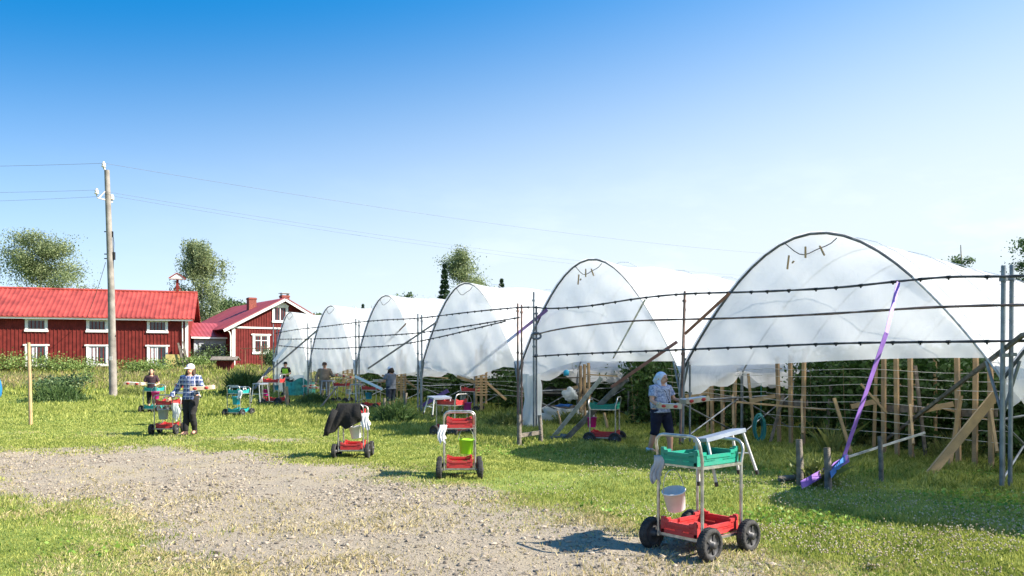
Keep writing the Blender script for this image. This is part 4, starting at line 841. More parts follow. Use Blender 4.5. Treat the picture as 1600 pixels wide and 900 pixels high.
def crate_mesh(m):
    if m.name in crate_me: return crate_me[m.name]
    b = MB(); L_, W_, Hh, t = .58, .38, .125, .012
    def side(cx, cy, ln, ax, dip):
        n = 10
        for k in range(n):
            u = (k+.5)/n; top = Hh-dip*min(1, max(0, math.sin(PI*min(1, max(0, (u-.12)/.76)))*2.2)); p = -ln/2+ln*u; d = ln/n+.0005
            def bx_(z0, z1, dd=d, th=t): b.box((cx+(p if ax == 0 else 0), cy+(p if ax else 0), (z0+z1)/2), (dd, th, z1-z0) if ax == 0 else (th, dd, z1-z0))
            bx_(0, .032); bx_(top-.03, top, d, t+.010)
            if k in (4, 5): continue_ = bx_(.032, .05)
            for q in range(3):
                pp = p-d/2+d*(q+.5)/3; b.box((cx+(pp if ax == 0 else 0), cy+(pp if ax else 0), (.03+top-.028)/2), (d/6, t*.8, top-.055) if ax == 0 else (t*.8, d/6, top-.055))
        b.box((cx, cy, .058), (ln*.9, t*.55, .03) if ax == 0 else (t*.55, ln*.9, .03))
        b.box((cx, cy, .085-dip*.5), (ln*.82, t*.4, .012) if ax == 0 else (t*.4, ln*.82, .012))
    side(0, -W_/2, L_, 0, .035); side(0, W_/2, L_, 0, .035); side(-L_/2, 0, W_, 1, .02); side(L_/2, 0, W_, 1, .02)
    for x in (-1, 1):
        for y in (-1, 1): b.box((x*(L_/2-.012), y*(W_/2-.012), .07), (.036, .036, .14))
    b.box((0, 0, .006), (L_, W_, .008))
    for k in range(11): b.box((-.26+.052*k, 0, .013), (.012, W_-.02, .01))
    me = bpy.data.meshes.new('crate'); me.from_pydata(b.v, [], b.f); me.materials.append(m); crate_me[m.name] = me; return me
def crate(T, z, m, label, yaw=0, dx=0, dy=0, tilt=0):
    o = bpy.data.objects.new('plastic_crate', crate_me.get(m.name) or crate_mesh(m)); COL.objects.link(o); o.location = T @ Vector((dx, dy, z)); s = T.to_scale()[0]; o.scale = (s, s, s)
    o.rotation_euler = (tilt, 0, T.to_euler().z+PI/2+yaw); return tag(o, label, 'crate', 'plastic crates carried on the picking trolleys')
def bucket(T, p, m, label, r=.115, h=.2, tilt=(0, 0), bail=.2):
    c = T @ Vector(p); b = MB(); b.lathe([(r*.78, .0), (r*.80, .002), (r, h*.93), (r*1.06, h*.93), (r*1.07, h), (r*.98, h), (r*.76, .012), (.001, .010)], (0, 0, 0), 24); b.add([(r*.78*math.cos(2*PI*i/24), r*.78*math.sin(2*PI*i/24), 0) for i in range(24)], [tuple(range(24))[::-1]])
    o = b.build('bucket', m, None, c, (R(tilt[0]), R(tilt[1]), R(20))); tag(o, label, 'bucket', 'small buckets hung on the picking trolleys')
    MB().tube([(r*1.05*math.cos(a), 0, h*.9+bail*math.sin(a)) for a in np.linspace(0, PI, 13)], .004, 6).build('bail', m_steel, o)
    return o
def cloth(T, p, wd, ht, m, label, name='cloth', seed=0, yaw=0):
    b = MB(); nu, nv = 12, 18; c = T @ Vector(p); V = []
    for sd in (-1, 1):
        for j in range(nv+1):
            v = j/nv
            for i in range(nu+1):
                u = i/nu-.5; z = .02*math.cos(min(1, v*8)*PI/2)-v*ht*(1 if sd < 0 else .72)*(1-.12*math.sin(u*7+seed)); y = sd*(.018*min(1, v*8)+.02*v+.016*math.sin(u*17+v*3+seed)*v)
                V.append((u*wd*(1-.2*v*math.sin(3*v+seed)**2)+.02*math.sin(5*v+seed), y, z))
    n = (nu+1)*(nv+1)
    b.add(V, [(k*n+j*(nu+1)+i, k*n+j*(nu+1)+i+1, k*n+(j+1)*(nu+1)+i+1, k*n+(j+1)*(nu+1)+i) for k in (0, 1) for j in range(nv) for i in range(nu)], True)
    o = b.build(name, m, None, c, (0, 0, T.to_euler().z+yaw)); md = o.modifiers.new('thick', 'SOLIDIFY'); md.thickness = .006; s = T.to_scale()[0]
    return tag(o, label, 'cloth', 'cloths and gloves hung on the trolleys')
def stool(p, rz, label, tilt=0, s=1.0, hz=.5, m_leg=None, ty=0):
    T = empty('folding_stool', p, rz, label, 'stool', 'folding picking stools hung on the trolleys'); T.rotation_euler = (tilt, ty, rz); T.scale = (s, s, s)
    MB().box((0, 0, 0), (.60, .22, .018)).box((0, -.112, -.015), (.6, .012, .045)).box((0, .112, -.015), (.6, .012, .045)).box((-.3, 0, -.012), (.012, .22, .035)).box((.3, 0, -.012), (.012, .22, .035)).build('seat', mat('stool_seat', (.27, .31, .38), .5, .4), T)
    for sx_ in (-1, 1):
        for sy_ in (-1, 1):
            l_ = MB().tube([(sx_*.27, sy_*.09, -.01), (sx_*.31, sy_*.15, -hz)], .017, 8).build('leg', m_leg or mat('stool_leg', (.58, .58, .58), .55), T)
            MB().tube([(sx_*.31, sy_*.15, -hz+.03), (sx_*.312, sy_*.152, -hz-.02)], .022, 8).build('foot_cap', m_black, l_)
        MB().tube([(sx_*.29, -.12, -hz*.55), (sx_*.29, .12, -hz*.55)], .010, 6).build('stretcher', m_white, T)
    return T
def trolley(px, py, rz, label, s=1.0, back=.28):
    global TROL
    p = G(px, py); p.y += back*math.cos(rz)*s; p.x = (px-800)/F*p.y; p.z = float(H(p.x, p.y))-.005
    if TROL is None: TROL = make_trolley(); o = TROL
    else: o = copy_tree(TROL)
    o.location = p; o.rotation_euler = (0, 0, rz); o.scale = (s, s, s); tag(o, label, 'trolley', 'picking trolleys standing on the field')
    return Matrix.Translation(p) @ Matrix.Rotation(rz, 4, 'Z') @ Matrix.Scale(s, 4)

# A: nearest trolley
p = Vector((1.76, 7.50, float(H(1.76, 7.5))-.005)); TROL = make_trolley(); TROL.location = p; rzA = R(-50); TROL.rotation_euler = (0, 0, rzA); TROL.scale = (1.06,)*3
tag(TROL, 'nearest four wheeled picking trolley with green crate above red crate', 'trolley', 'picking trolleys standing on the field')
TA = Matrix.Translation(p) @ Matrix.Rotation(rzA, 4, 'Z') @ Matrix.Scale(1.06, 4)
crate(TA, .775, p_green, 'green crate on top of the nearest trolley'); crate(TA, .168, p_red, 'red crate at the bottom of the nearest trolley')
bucket(TA, (-.10, -.20, .37), p_white, 'white bucket tilted inside the nearest trolley', .105, .19, (8, -14), .22)
cloth(TA, (-.22, -.31, .82), .10, .22, m_gcloth, 'grey work gloves hanging on the left handle of the nearest trolley', 'work_gloves', 1, .6)
stool(TA @ Vector((-.05, .36, 1.0)), R(28), 'grey topped stool with white legs resting on the nearest trolley', R(-6), .84, .52, None, R(-9))
# B
TB = trolley(718, 748, R(4), 'red crated trolley with lime bucket facing the camera in mid field')
crate(TB, .775, p_red, 'upper red crate of the trolley with the lime bucket'); crate(TB, .168, p_red, 'lower red crate of the trolley with the lime bucket')
bucket(TB, (.10, -.22, .38), p_lime, 'lime green bucket hanging on the mid field trolley', .115, .22); cloth(TB, (-.26, -.30, .80), .11, .24, m_wcloth, 'white rag hanging on the left side of the lime bucket trolley', 'cloth', 2)
# C
TC = trolley(552, 716, R(2), 'trolley with a black jacket thrown over its handle', .96)
crate(TC, .168, p_red, 'red crate at the bottom of the trolley with the black jacket'); crate(TC, .775, p_red, 'red crate mostly hidden under the black jacket')
bucket(TC, (.09, -.18, .38), p_white, 'white bucket hanging beside the black jacket', .11, .22, (0, -8)); cloth(TC, (.27, -.29, .84), .15, .27, m_wcloth, 'white rag beside the black jacket on the trolley corner', 'cloth', 3)
def jacket(T):
    b = MB(); nu, nv = 26, 22; V = []
    for j in range(nv+1):
        v = j/nv
        for i in range(nu+1):
            u = i/nu; top = Vector((-.23+.43*u, 0, 1.04)); hang = .62-.28*u-.015*math.sin(u*9)-.10*sm(.25, .4, u)*(1-sm(.4, .55, u)); q = Vector((top.x-(.27*(1-u)**1.3)*v+.012*math.sin(5*v+u*4), 0, top.z-hang*v))
            q.y = -.33-.05*math.sin(PI*min(1, v*1.1))+.016*math.sin(u*12+v*3)*(.3+v)+.01*math.sin(u*23-v*5)*v; V.append(q)
    o_ = len(V)
    for j in range(nv+1):
        v = j/nv
        for i in range(nu+1):
            f_ = V[j*(nu+1)+i]; V.append((f_[0]+.03*v, -.33+.10+.12*math.sin(PI*min(1, v))+.02*math.sin(i*.9)*v, f_[2]+.10*v))
    Fc = [(k*o_+j*(nu+1)+i, k*o_+j*(nu+1)+i+1, k*o_+(j+1)*(nu+1)+i+1, k*o_+(j+1)*(nu+1)+i) for k in (0, 1) for j in range(nv) for i in range(nu)]
    Fc += [(i, o_+i, o_+i+1, i+1) for i in range(nu)]; Fc += [(j*(nu+1), (j+1)*(nu+1), o_+(j+1)*(nu+1), o_+j*(nu+1)) for j in range(nv)]
    b.add([T @ Vector(q) for q in V], Fc, True)
    # sleeve
    b.tube([T @ Vector(q) for q in ((-.28, -.36, .93), (-.36, -.38, .75), (-.43, -.37, .55), (-.45, -.36, .45))], [.055, .06, .055, .045], 12)
    o = b.build('jacket', mat('black_cloth', (.012, .012, .013), .95, var=.2, bump=.4, bscale=25)); md = o.modifiers.new('thick', 'SOLIDIFY'); md.thickness = .012
    tag(o, 'black jacket thrown over the handle of a trolley', 'jacket')
jacket(TC)
# D behind B
TD = trolley(706, 683, R(55), 'trolley with purple bucket and white legged stool behind the lime bucket trolley', 1.0)
crate(TD, .775, p_red, 'upper red crate on the trolley with the purple bucket'); crate(TD, .168, p_red, 'lower dusty red crate on the trolley with the purple bucket')
bucket(TD, (.22, -.30, .62), p_purp, 'purple bucket behind the lime bucket trolley', .10, .2); stool(TD @ Vector((-.22, .20, .96)), R(50), 'white legged stool hung left of the purple bucket', R(10), 1, .42)
# E
TE = trolley(736, 646, R(75), 'farther trolley with one red crate before the nearest slatted tower'); crate(TE, .775, p_red, 'red crate on the trolley before the nearest slatted tower'); bucket(TE, (0, .30, .45), p_grey, 'pale grey bucket on the trolley before the nearest slatted tower', .11, .22)
# F
TF = trolley(945, 694, R(72), 'trolley with green crate on top in the shade of the second tunnel', 1.0); crate(TF, .775, p_green, 'green crate on the trolley in the shade left of the woman with trays'); crate(TF, .168, p_red, 'red crate low on the trolley left of the woman with trays')
bucket(TF, (0.05, .30, .36), p_mag, 'magenta bucket on the green topped trolley in the shade', .11, .22); cloth(TF, (.2, .33, .80), .1, .2, m_wcloth, 'white rag on the left end of the shaded green topped trolley', 'cloth', 5)
# G
TG = trolley(373, 652, R(-14), 'turquoise crated trolley with blue bucket on the open lawn', 1.0); crate(TG, .775, p_teal, 'upper turquoise crate of the trolley with the blue bucket'); crate(TG, .168, p_teal, 'lower turquoise crate of the trolley with the blue bucket')
bucket(TG, (.08, -.26, .42), p_blue, 'bright blue bucket on the turquoise trolley on the lawn', .13, .26); cloth(TG, (.24, -.3, .86), .14, .25, m_wcloth, 'white rag on the right corner of the turquoise trolley on the lawn', 'cloth', 6); stool(TG @ Vector((-.1, .1, .985)), R(-6), 'small pale stool top lying on the turquoise trolley on the lawn', 0, .8, .16)
# H pushed by the woman in the plaid shirt
TH_ = trolley(262, 679, R(3), 'red crated trolley pulled by the woman in the plaid shirt', .93); crate(TH_, .775, p_red, 'upper red crate beside the hand of the woman in plaid'); crate(TH_, .168, p_red, 'lower red crate of the trolley pulled by the woman in plaid')
bucket(TH_, (-.02, -.24, .40), p_grey, 'grey bucket hanging in the trolley pulled by the woman in plaid', .125, .25)
cloth(TH_, (.30, -.26, .80), .16, .38, f_skirt, 'clear plastic bag hanging on the right of the plaid woman trolley', 'plastic_bag', 4)
stool(G(282, 668)+Vector((0, .3, .93)), R(4), 'grey stool lying level behind the handle of the plaid woman trolley', 0, 1.15, .12)
# I
TI = trolley(241, 646, R(-6), 'turquoise trolley in front of the woman in dark clothes', 1.0); crate(TI, .775, p_teal, 'upper turquoise crate before the woman in dark clothes'); crate(TI, .168, p_teal, 'lower turquoise crate before the feet of the woman in dark clothes')
bucket(TI, (.22, -.30, .50), p_mag, 'magenta bucket at the right of the trolley of the woman in dark clothes', .13, .25)
# J
TJ = trolley(287, 645, R(8), 'red crated trolley mostly hidden behind the woman in the plaid shirt', 1.0); crate(TJ, .88, p_red, 'higher red crate showing left of the plaid shirt'); crate(TJ, .30, p_red, 'lower red crate showing at the hip of the woman in plaid')
# K
TK = trolley(428, 634, R(82), 'trolley with long red crate and pink and blue buckets by the field post', 1.25); crate(TK, .775, p_red, 'red crate on top between the pink and the blue bucket'); crate(TK, .168, p_red, 'dusty red crate on the grass level under the pink and blue buckets')
bucket(TK, (-.1, .24, .34), p_mag, 'hot pink bucket on the trolley by the brown field post', .12, .26); bucket(TK, (.1, -.05, .52), p_blue, 'blue bucket under the red crate by the brown field post', .11, .2)
stool(G(403, 640)+Vector((0, .3, .98)), R(80), 'grey folding stool left of the hot pink bucket', 0, 1.2, .6, m_steel)
# L
TL = trolley(452, 622, R(10), 'trolley with black tray before the picker in the yellow vest', 1.0); crate(TL, .80, plastic('black_crate_plastic', (.02, .02, .025)), 'black crate before the picker in the yellow vest')
# M
TM = trolley(534, 631, R(80), 'trolley with red crate and white bucket right of the khaki picker', 1.0); crate(TM, .775, p_red, 'red crate right of the khaki picker'); bucket(TM, (.05, -.3, .42), p_white, 'small white bucket right of the khaki picker', .13, .2); stool(TM @ Vector((0, .62, 1.0)), R(70), 'grey stool with white legs right of the khaki picker', 0, 1.1, .62)
# N
TN = trolley(580, 641, R(80), 'trolley with red crate and blue bucket left of the grey shirted picker', 1.0); crate(TN, .775, p_red, 'upper red crate left of the grey shirted picker'); crate(TN, .168, p_red, 'lower red crate in the grass left of the grey shirted picker')
bucket(TN, (0, .1, .42), p_blue, 'blue bucket left of the grey shirted picker', .13, .24); stool(TN @ Vector((0, .58, .98)), R(75), 'grey stool standing against the trolley left of the grey shirted picker', 0, 1.05, .6, m_steel)

# ================================================================ STAKES, WEEDS, CLUTTER
post(1250, 760, 687, .10, 'grey weathered anchor stake, left one at the purple strap', m_oldwood); post(1294, 766, 700, .10, 'mossy anchor stake, right one at the purple strap', m_oldwood)
post(1377, 752, 682, .07, 'dark thin stake right of the purple strap', m_oldwood); post(811, 697, 648, .10, 'left stake of the anchor pair before the film bundle', m_oldwood); post(846, 694, 649, .09, 'right slanting stake of the anchor pair before the film bundle', m_oldwood, lean=-3)
post(600, 662, 622, .09, 'left stake in the weeds under the grey shirted picker', m_oldwood); post(631, 660, 614, .10, 'right stake in the weeds under the grey shirted picker', m_oldwood, lean=3)
post(1429, 722, 697, .07, 'short leaning stub behind the grass before the middle trellis', m_oldwood, lean=-6); post(878, 668, 642, .06, 'small slanting peg behind the ground brace', m_plank, lean=-7); post(950, 672, 645, .08, 'short pale peg behind the shaded green topped trolley', m_plank, lean=-6)
q = G(1250, 756)
tag(MB().tube([q+Vector((-.32, -.05, .08)), q+Vector((.05, .02, .10))], .045, 9).build('log', m_oldwood), 'short round log lying against the left stake at the purple strap', 'log')
a, c = G(811, 697), G(846, 694); tag(MB().bar(a+Vector((0, 0, .22)), c+Vector((0, 0, .26)), .06, .08).build('crossbar', m_oldwood), 'grey crossbar nailed between the two stakes before the film bundle', 'board')
q = G(872, 690); b = MB(); b.box(q+Vector((0, 0, .06)), (.35, .12, .12), (0, 0, .3)).box(q+Vector((.18, .1, .1)), (.12, .3, .1), (0, .3, .5)); tag(b.build('foot_block', m_oldwood), 'dark wooden block at the foot of the ground brace', 'block')
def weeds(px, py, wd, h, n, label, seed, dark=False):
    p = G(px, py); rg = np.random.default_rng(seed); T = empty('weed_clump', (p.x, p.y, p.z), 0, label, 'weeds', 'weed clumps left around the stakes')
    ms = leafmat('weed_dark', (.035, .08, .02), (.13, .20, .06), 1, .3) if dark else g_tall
    rr = rg.normal(0, wd*.3, (n, 2)); hh = h*np.exp(-(rr**2).sum(1)/(wd*.55)**2)*rg.uniform(.5, 1.1, n); c = rg.normal(0, .28, (n, 3))*hh[:, None]; a = rg.uniform(0, PI, n); wv = .003+.0004*p.y
    B0 = np.stack([rr[:, 0], rr[:, 1], np.zeros(n)], 1); S_ = np.stack([np.cos(a), np.sin(a), a*0], 1)*wv; U = np.stack([c[:, 0], c[:, 1], hh], 1)
    V = np.stack([B0-S_, B0+S_, B0+U*.6+S_*.8, B0+U+c*.4, B0+U*.6-S_*.8], 1).reshape(-1, 3); npmesh('blades', V, np.arange(n*5).reshape(-1, 5), ms, T, nper=5)
    C = B0+U*rg.uniform(.2, .95, (n, 1))+rg.normal(0, .03, (n, 3)); V, FI = leaves(C[:n//2], .05+.0018*p.y, .5, rg); npmesh('foliage', V, FI, ms, T)
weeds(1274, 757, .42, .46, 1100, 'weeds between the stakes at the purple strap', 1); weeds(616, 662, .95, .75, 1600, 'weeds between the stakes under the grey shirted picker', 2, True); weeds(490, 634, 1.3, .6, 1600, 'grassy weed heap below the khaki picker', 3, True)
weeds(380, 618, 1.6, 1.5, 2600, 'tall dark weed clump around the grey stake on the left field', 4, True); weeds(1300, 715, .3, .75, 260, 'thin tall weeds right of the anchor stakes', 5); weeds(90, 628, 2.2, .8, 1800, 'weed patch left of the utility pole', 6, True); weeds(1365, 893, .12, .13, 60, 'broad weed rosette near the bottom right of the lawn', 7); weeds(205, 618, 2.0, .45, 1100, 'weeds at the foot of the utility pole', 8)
for k, (px, py, wd, h, lab) in enumerate(((1040, 662, .8, .55, 'leafy weeds behind the legs of the woman with trays'), (1340, 700, 1.0, .5, 'weeds at the foot of the trellis right of the purple strap'), (1500, 720, 1.2, .5, 'weeds under the rightmost trellis frame'), (790, 668, .9, .5, 'weeds at the foot of the bushy raspberry end'), (890, 665, .9, .45, 'weeds under the cluttered bench'), (700, 655, 1.2, .5, 'weeds beneath the nearest slatted tower'))):
    weeds(px, py, wd, h, 1300, lab, 20+k)
# teal hose coil
q = AT(1186, 668, 17.3); b = MB()
for k in range(9):
    ph = k*.7; w_, h_ = .10+.012*math.sin(ph*2), .27+.02*math.sin(ph); b.tube([q+Vector((w_*math.cos(a)+.02*math.sin(k*2), .02*k-.08, h_*math.sin(a)-.03*math.cos(ph))) for a in np.linspace(0, 2*PI, 21)[:-1]], .012, 6, closed=True)
b.tube([q+Vector((.04, 0, .26)), q+Vector((.045, 0, .95))], .006, 5); tag(b.build('hose_coil', mat('teal_rope', (.03, .25, .24), .6)), 'teal hose coil hanging under the film above the grass', 'hose')
# cluttered bench under the second tunnel
q = ray_row(873, 567, 1.9); bn = empty('bench', (q.x, q.y, 0), R(-6), 'rough grey wooden work bench heaped with film under the second tunnel', 'bench')
MB().box((0, 0, .86), (1.35, .5, .05)).build('top', m_oldwood, bn)
for x in (-.6, .6):
    for y in (-.2, .2): MB().box((x, y, .42), (.09, .07, .84)).build('leg', m_oldwood, bn)
MB().box((0, -.22, .45), (1.2, .04, .1)).build('rail', m_oldwood, bn)
def heap(px, py, dy, r, m, label, name, sd, cat):
    p = ray_row(px, 567, 1.9); z = CZ-(py-HY)*p.y/F; b = MB(); b.ball((0, 0, 0), 1, 22, 14); rg = random.Random(sd); ph = [rg.uniform(0, 6) for _ in range(6)]
    V = []
    for x, y, zz in b.v:
        n_ = 1+.22*math.sin(5*x+ph[0]+3*zz)+.16*math.sin(9*y+ph[1]+5*x)+.1*math.sin(14*zz+ph[2]+8*y); V.append((x*r[0]*n_, y*r[1]*n_, zz*r[2]*n_))
    b.v = V; tag(b.build(name, m, None, (p.x, p.y+dy, z)), label, cat)
heap(866, 612, -.25, (.34, .16, .13), m_black, 'crumpled black sheet heaped on the left of the work bench', 'black_sheet', 1, 'plastic film'); heap(890, 615, -.3, (.2, .14, .17), f_skirt, 'crumpled white film on the work bench', 'white_sheet', 2, 'plastic film')
heap(875, 648, -.35, (.65, .2, .22), f_skirt, 'clear film bundled under the work bench', 'film_heap', 3, 'plastic film'); heap(880, 632, -.5, (.22, .05, .04), mat('blue_strap', (.03, .16, .5)), 'blue strap lying over the front of the work bench', 'blue_strap', 4, 'strap')
p = ray_row(862, 567, 1.6); tag(MB().box((p.x, p.y, 1.42), (.2, .16, .19)).box((p.x, p.y, 1.53), (.21, .17, .02)).build('carton', m_card, bevel=.008), 'small pale carton hanging under the film edge above the bench', 'box')
tag(MB().lathe([(.001, 0), (.08, 0), (.085, .14), (.05, .17), (.001, .18)], (p.x+.42, p.y-.2, 1.37), 14).build('blue_can', p_blue), 'blue can beside the pale carton above the bench', 'can')
tag(MB().box((p.x+.3, p.y, 1.31), (1.3, .3, .03)).box((p.x-.3, p.y, .65), (.07, .07, 1.3)).box((p.x+.9, p.y, .65), (.07, .07, 1.3)).build('shelf', m_oldwood), 'rough shelf on two posts over the work bench', 'shelf')
# boxes of berries on the grass behind
def tray(p, rz, label, sx=.4, sy=.3, tilt=(0, 0), fill=True, hh=.085):
    T = MB(); t = .008
    T.box((0, 0, .004), (sx, sy, .006)); 
    for s_ in (-1, 1): T.box((s_*(sx/2), 0, hh/2), (t, sy, hh)); T.box((0, s_*(sy/2), hh/2), (sx-.01, t, hh)); T.box((s_*sx*.42, -sy/2, hh*.6), (.05, t*1.4, hh*1.2)); T.box((s_*sx*.42, sy/2, hh*.6), (.05, t*1.4, hh*1.2))
    o = T.build('berry_tray', m_card, None, p, (R(tilt[0]), R(tilt[1]), rz)); tag(o, label, 'tray', 'cardboard berry trays')
    b = MB()
    for x in (-.27, .24): b.lathe([(.001, 0), (sx*.075, 0), (sx*.075, .001), (.001, .0015)], (x*sx, -sy/2-.0065, hh*.5), 14, Euler((R(90), 0, 0)).to_matrix(), 1.3, .9)
    b.build('print', m_print, o)
    if fill:
        b = MB()
        for i in range(4):
            for j in range(2): b.box((-sx*.36+i*sx*.24, -sy*.22+j*sy*.44, hh*.62), (sx*.2, sy*.36, hh*.75), None, 1.1)
        b.build('punnets', m_wcloth, o)
    return o
for k, (px, py, Y, lab) in enumerate(((483, 604, 37.5, 'pale berry tray on the grass left of the khaki picker'), (490, 607, 37, 'berry tray lying flat by the leg of the khaki picker'), (541, 590, 33.5, 'berry tray on the trolley right of the khaki picker'))):
    q = AT(px, py, Y); tray(q, .2*k, lab, .55, .4, (0, 8*k-6))
# ================================================================ PEOPLE
m_skin = mat('skin', (.62, .33, .22), .6, var=.08); m_hairb = mat('brown_hair', (.07, .04, .025), .8, var=.3, scale=30); m_eye = mat('eye', (.02, .015, .01), .3); m_lip = mat('lips', (.45, .12, .10), .6)
def plaid():
    m = bpy.data.materials.new('plaid'); m.use_nodes = True; t = m.node_tree; b = t.nodes['Principled BSDF']; b.inputs['Roughness'].default_value = .9; n = t.nodes.new; l = t.links.new
    c = n('ShaderNodeTexCoord'); s = n('ShaderNodeSeparateXYZ'); l(c.outputs['Object'], s.inputs[0]); prev = None
    def band(o, per, wd, ph):
        a = n('ShaderNodeMath'); a.operation = 'MULTIPLY_ADD'; l(o, a.inputs[0]); a.inputs[1].default_value = 1/per; a.inputs[2].default_value = ph; f = n('ShaderNodeMath'); f.operation = 'FRACT'; l(a.outputs[0], f.inputs[0])
        g = n('ShaderNodeMath'); g.operation = 'LESS_THAN'; l(f.outputs[0], g.inputs[0]); g.inputs[1].default_value = wd; return g.outputs[0]
    def mix(f, a, c2):
        x = n('ShaderNodeMix'); x.data_type = 'RGBA'; fm = n('ShaderNodeMath'); fm.operation = 'MULTIPLY'; l(f, fm.inputs[0]); fm.inputs[1].default_value = .75; l(fm.outputs[0], x.inputs[0])
        if isinstance(a, tuple): x.inputs[6].default_value = a
        else: l(a, x.inputs[6])
        x.inputs[7].default_value = c2; return x.outputs[2]
    o = mix(band(s.outputs['X'], .09, .35, .1), (.06, .09, .22, 1), (.22, .28, .48, 1)); o = mix(band(s.outputs['Z'], .10, .35, .2), o, (.02, .04, .12, 1)); o = mix(band(s.outputs['Z'], .10, .14, .7), o, (.75, .74, .80, 1)); o = mix(band(s.outputs['X'], .09, .14, .6), o, (.70, .70, .78, 1)); l(o, b.inputs['Base Color']); return m
def loft(b, secs, n=20, lean=(0, 0)):
    V = []
    for x, y, z, rx, ry in secs:
        for j in range(n): a = 2*PI*j/n; V.append((x+rx*math.cos(a), y+ry*math.sin(a), z))
    k = len(secs); b.add(V, [(i*n+j, i*n+(j+1) % n, (i+1)*n+(j+1) % n, (i+1)*n+j) for i in range(k-1) for j in range(n)]+[tuple(range(n))[::-1], tuple(range((k-1)*n, k*n))], True)
def person(px, py, rz, hgt, label, pose, shirt, sleeve, trousers, tlen, shoes, hat=None, hair=None, hem=.90, vest=None, loose=.018, belly=0, wide=1.0):
    p = G(px, py); s = hgt/1.70; T = empty('person', (p.x, p.y, p.z+.01), rz, label, 'person', 'people picking berries around the tunnels'); T.scale = (s*wide, s*wide, s)
    J = dict(hipa=(.09, 0, .93), hipb=(-.09, 0, .93), kneea=(.10, -.02, .50), kneeb=(-.10, -.02, .50), anka=(.10, .02, .085), ankb=(-.10, .02, .085), sha=(.175, 0, 1.39), shb=(-.175, 0, 1.39), ela=(.23, .03, 1.11), elb=(-.23, .03, 1.11), wra=(.25, -.05, .87), wrb=(-.25, -.05, .87), head=(0, -.02), lean=0, nod=0)
    J.update(pose); ln = J['lean']; sh = lambda x, y, z: (x, y-ln*max(0, z-.95), z); V = Vector
    secs = [(.86, .125, .09), (.95, .160, .115), (1.05, .145+belly, .105+belly), (1.15, .135+belly, .100+belly), (1.28, .158, .115), (1.38, .165, .105), (1.43, .115, .08), (1.47, .062, .058)]
    S3 = lambda e, z0=0, z1=9: [(*sh(0, 0, z)[:2], z, rx+e, ry+e) for z, rx, ry in secs if z0 <= z <= z1]
    b = MB(); loft(b, S3(0)); nk = V(sh(0, 0, 1.44)); hx, hy = J['head'][0], J['head'][1]-ln*.55; hc = V((hx, hy, 1.585)); b.tube([nk, nk.lerp(hc, .55), hc], [.058, .052, .055], 12)
    b.ball(hc+V((0, .012, .022)), (.073, .092, .098), 18, 14); b.tube([hc+V((0, -.035, -.05)), hc+V((0, -.062, -.075))], [.052, .034], 12); b.tube([hc+V((0, -.082, .02)), hc+V((0, -.104, -.012)), hc+V((0, -.088, -.022))], [.010, .015, .012], 8)
    for q in (-1, 1): b.ball(hc+V((q*.076, .012, .0)), (.010, .018, .03), 8, 6)
    for q, a in ((1, 'a'), (-1, 'b')):
        hp, kn, an = V(J['hip'+a]), V(J['knee'+a]), V(J['ank'+a]); toe = an+V((q*.02, -.15, -.05))*1; toe.z = max(.03, an.z-.055)
        b.tube([hp+V((0, 0, .05)), hp.lerp(kn, .35), kn, kn.lerp(an, .3), an, an+V((0, 0, -.03))], [.09, .082, .055, .056, .036, .036], 12); b.tube([an+V((0, .03, -.035)), an.lerp(toe, .5), toe], [.038, .036, .030], 8)
        so, el, wr = V(sh(*J['sh'+a])), V(J['el'+a]), V(J['wr'+a]); b.tube([V(sh(q*.10, 0, 1.40)), so, so.lerp(el, .4), el, el.lerp(wr, .35), wr], [.055, .055, .045, .036, .036, .025], 12)
        d = (wr-el).normalized(); d = V(J.get('hd'+a, d)).normalized(); sd = d.cross(V((0, 1, 0))); sd = sd.normalized() if sd.length > .2 else V((1, 0, 0)); nn = sd.cross(d)
        pe = wr+d*.085; b.tube([wr, wr+d*.03, pe], [.024, .033, .036], 10, ell=.6)
        cv = J.get('curl', .5)
        for f_, (o_, l_) in enumerate(((-.030, .062), (-.010, .075), (.010, .070), (.030, .055))):
            r0 = pe-d*.012+sd*o_; r1 = r0+d*l_*.5+nn*.2*l_*cv; r2 = r1+d*l_*.35*(1-cv*.4)+nn*l_*.5*cv; r3 = r2+d*l_*.15+nn*l_*.4*cv; b.tube([r0, r1, r2, r3], [.010, .009, .0085, .007], 6)
        b.tube([wr+d*.03-sd*.022*q, wr+d*.055-sd*.05*q+nn*.012, wr+d*.085-sd*.052*q+nn*.025], [.012, .0105, .008], 6)
    o = b.build('body', m_skin, T); rm = o.modifiers.new('remesh', 'REMESH'); rm.mode = 'VOXEL'; rm.voxel_size = .0095; rm.use_smooth_shade = True; o.modifiers.new('smooth', 'SMOOTH').iterations = 2
    def cloth_o(b, name, m, vs=.013, it=3):
        o = b.build(name, m, T); rm = o.modifiers.new('remesh', 'REMESH'); rm.mode = 'VOXEL'; rm.voxel_size = vs; rm.use_smooth_shade = True; o.modifiers.new('smooth', 'SMOOTH').iterations = it
        tx = bpy.data.textures.get('folds') or bpy.data.textures.new('folds', 'CLOUDS'); tx.noise_scale = .11; dm = o.modifiers.new('folds', 'DISPLACE'); dm.texture = tx; dm.strength = .025; dm.mid_level = .5; dm.texture_coords = 'LOCAL'; return o
    b = MB(); e = loose; loft(b, [(*sh(0, 0, hem)[:2], hem, .165+e+.01, .118+e+.01)]+S3(e, hem+.04, 1.44))
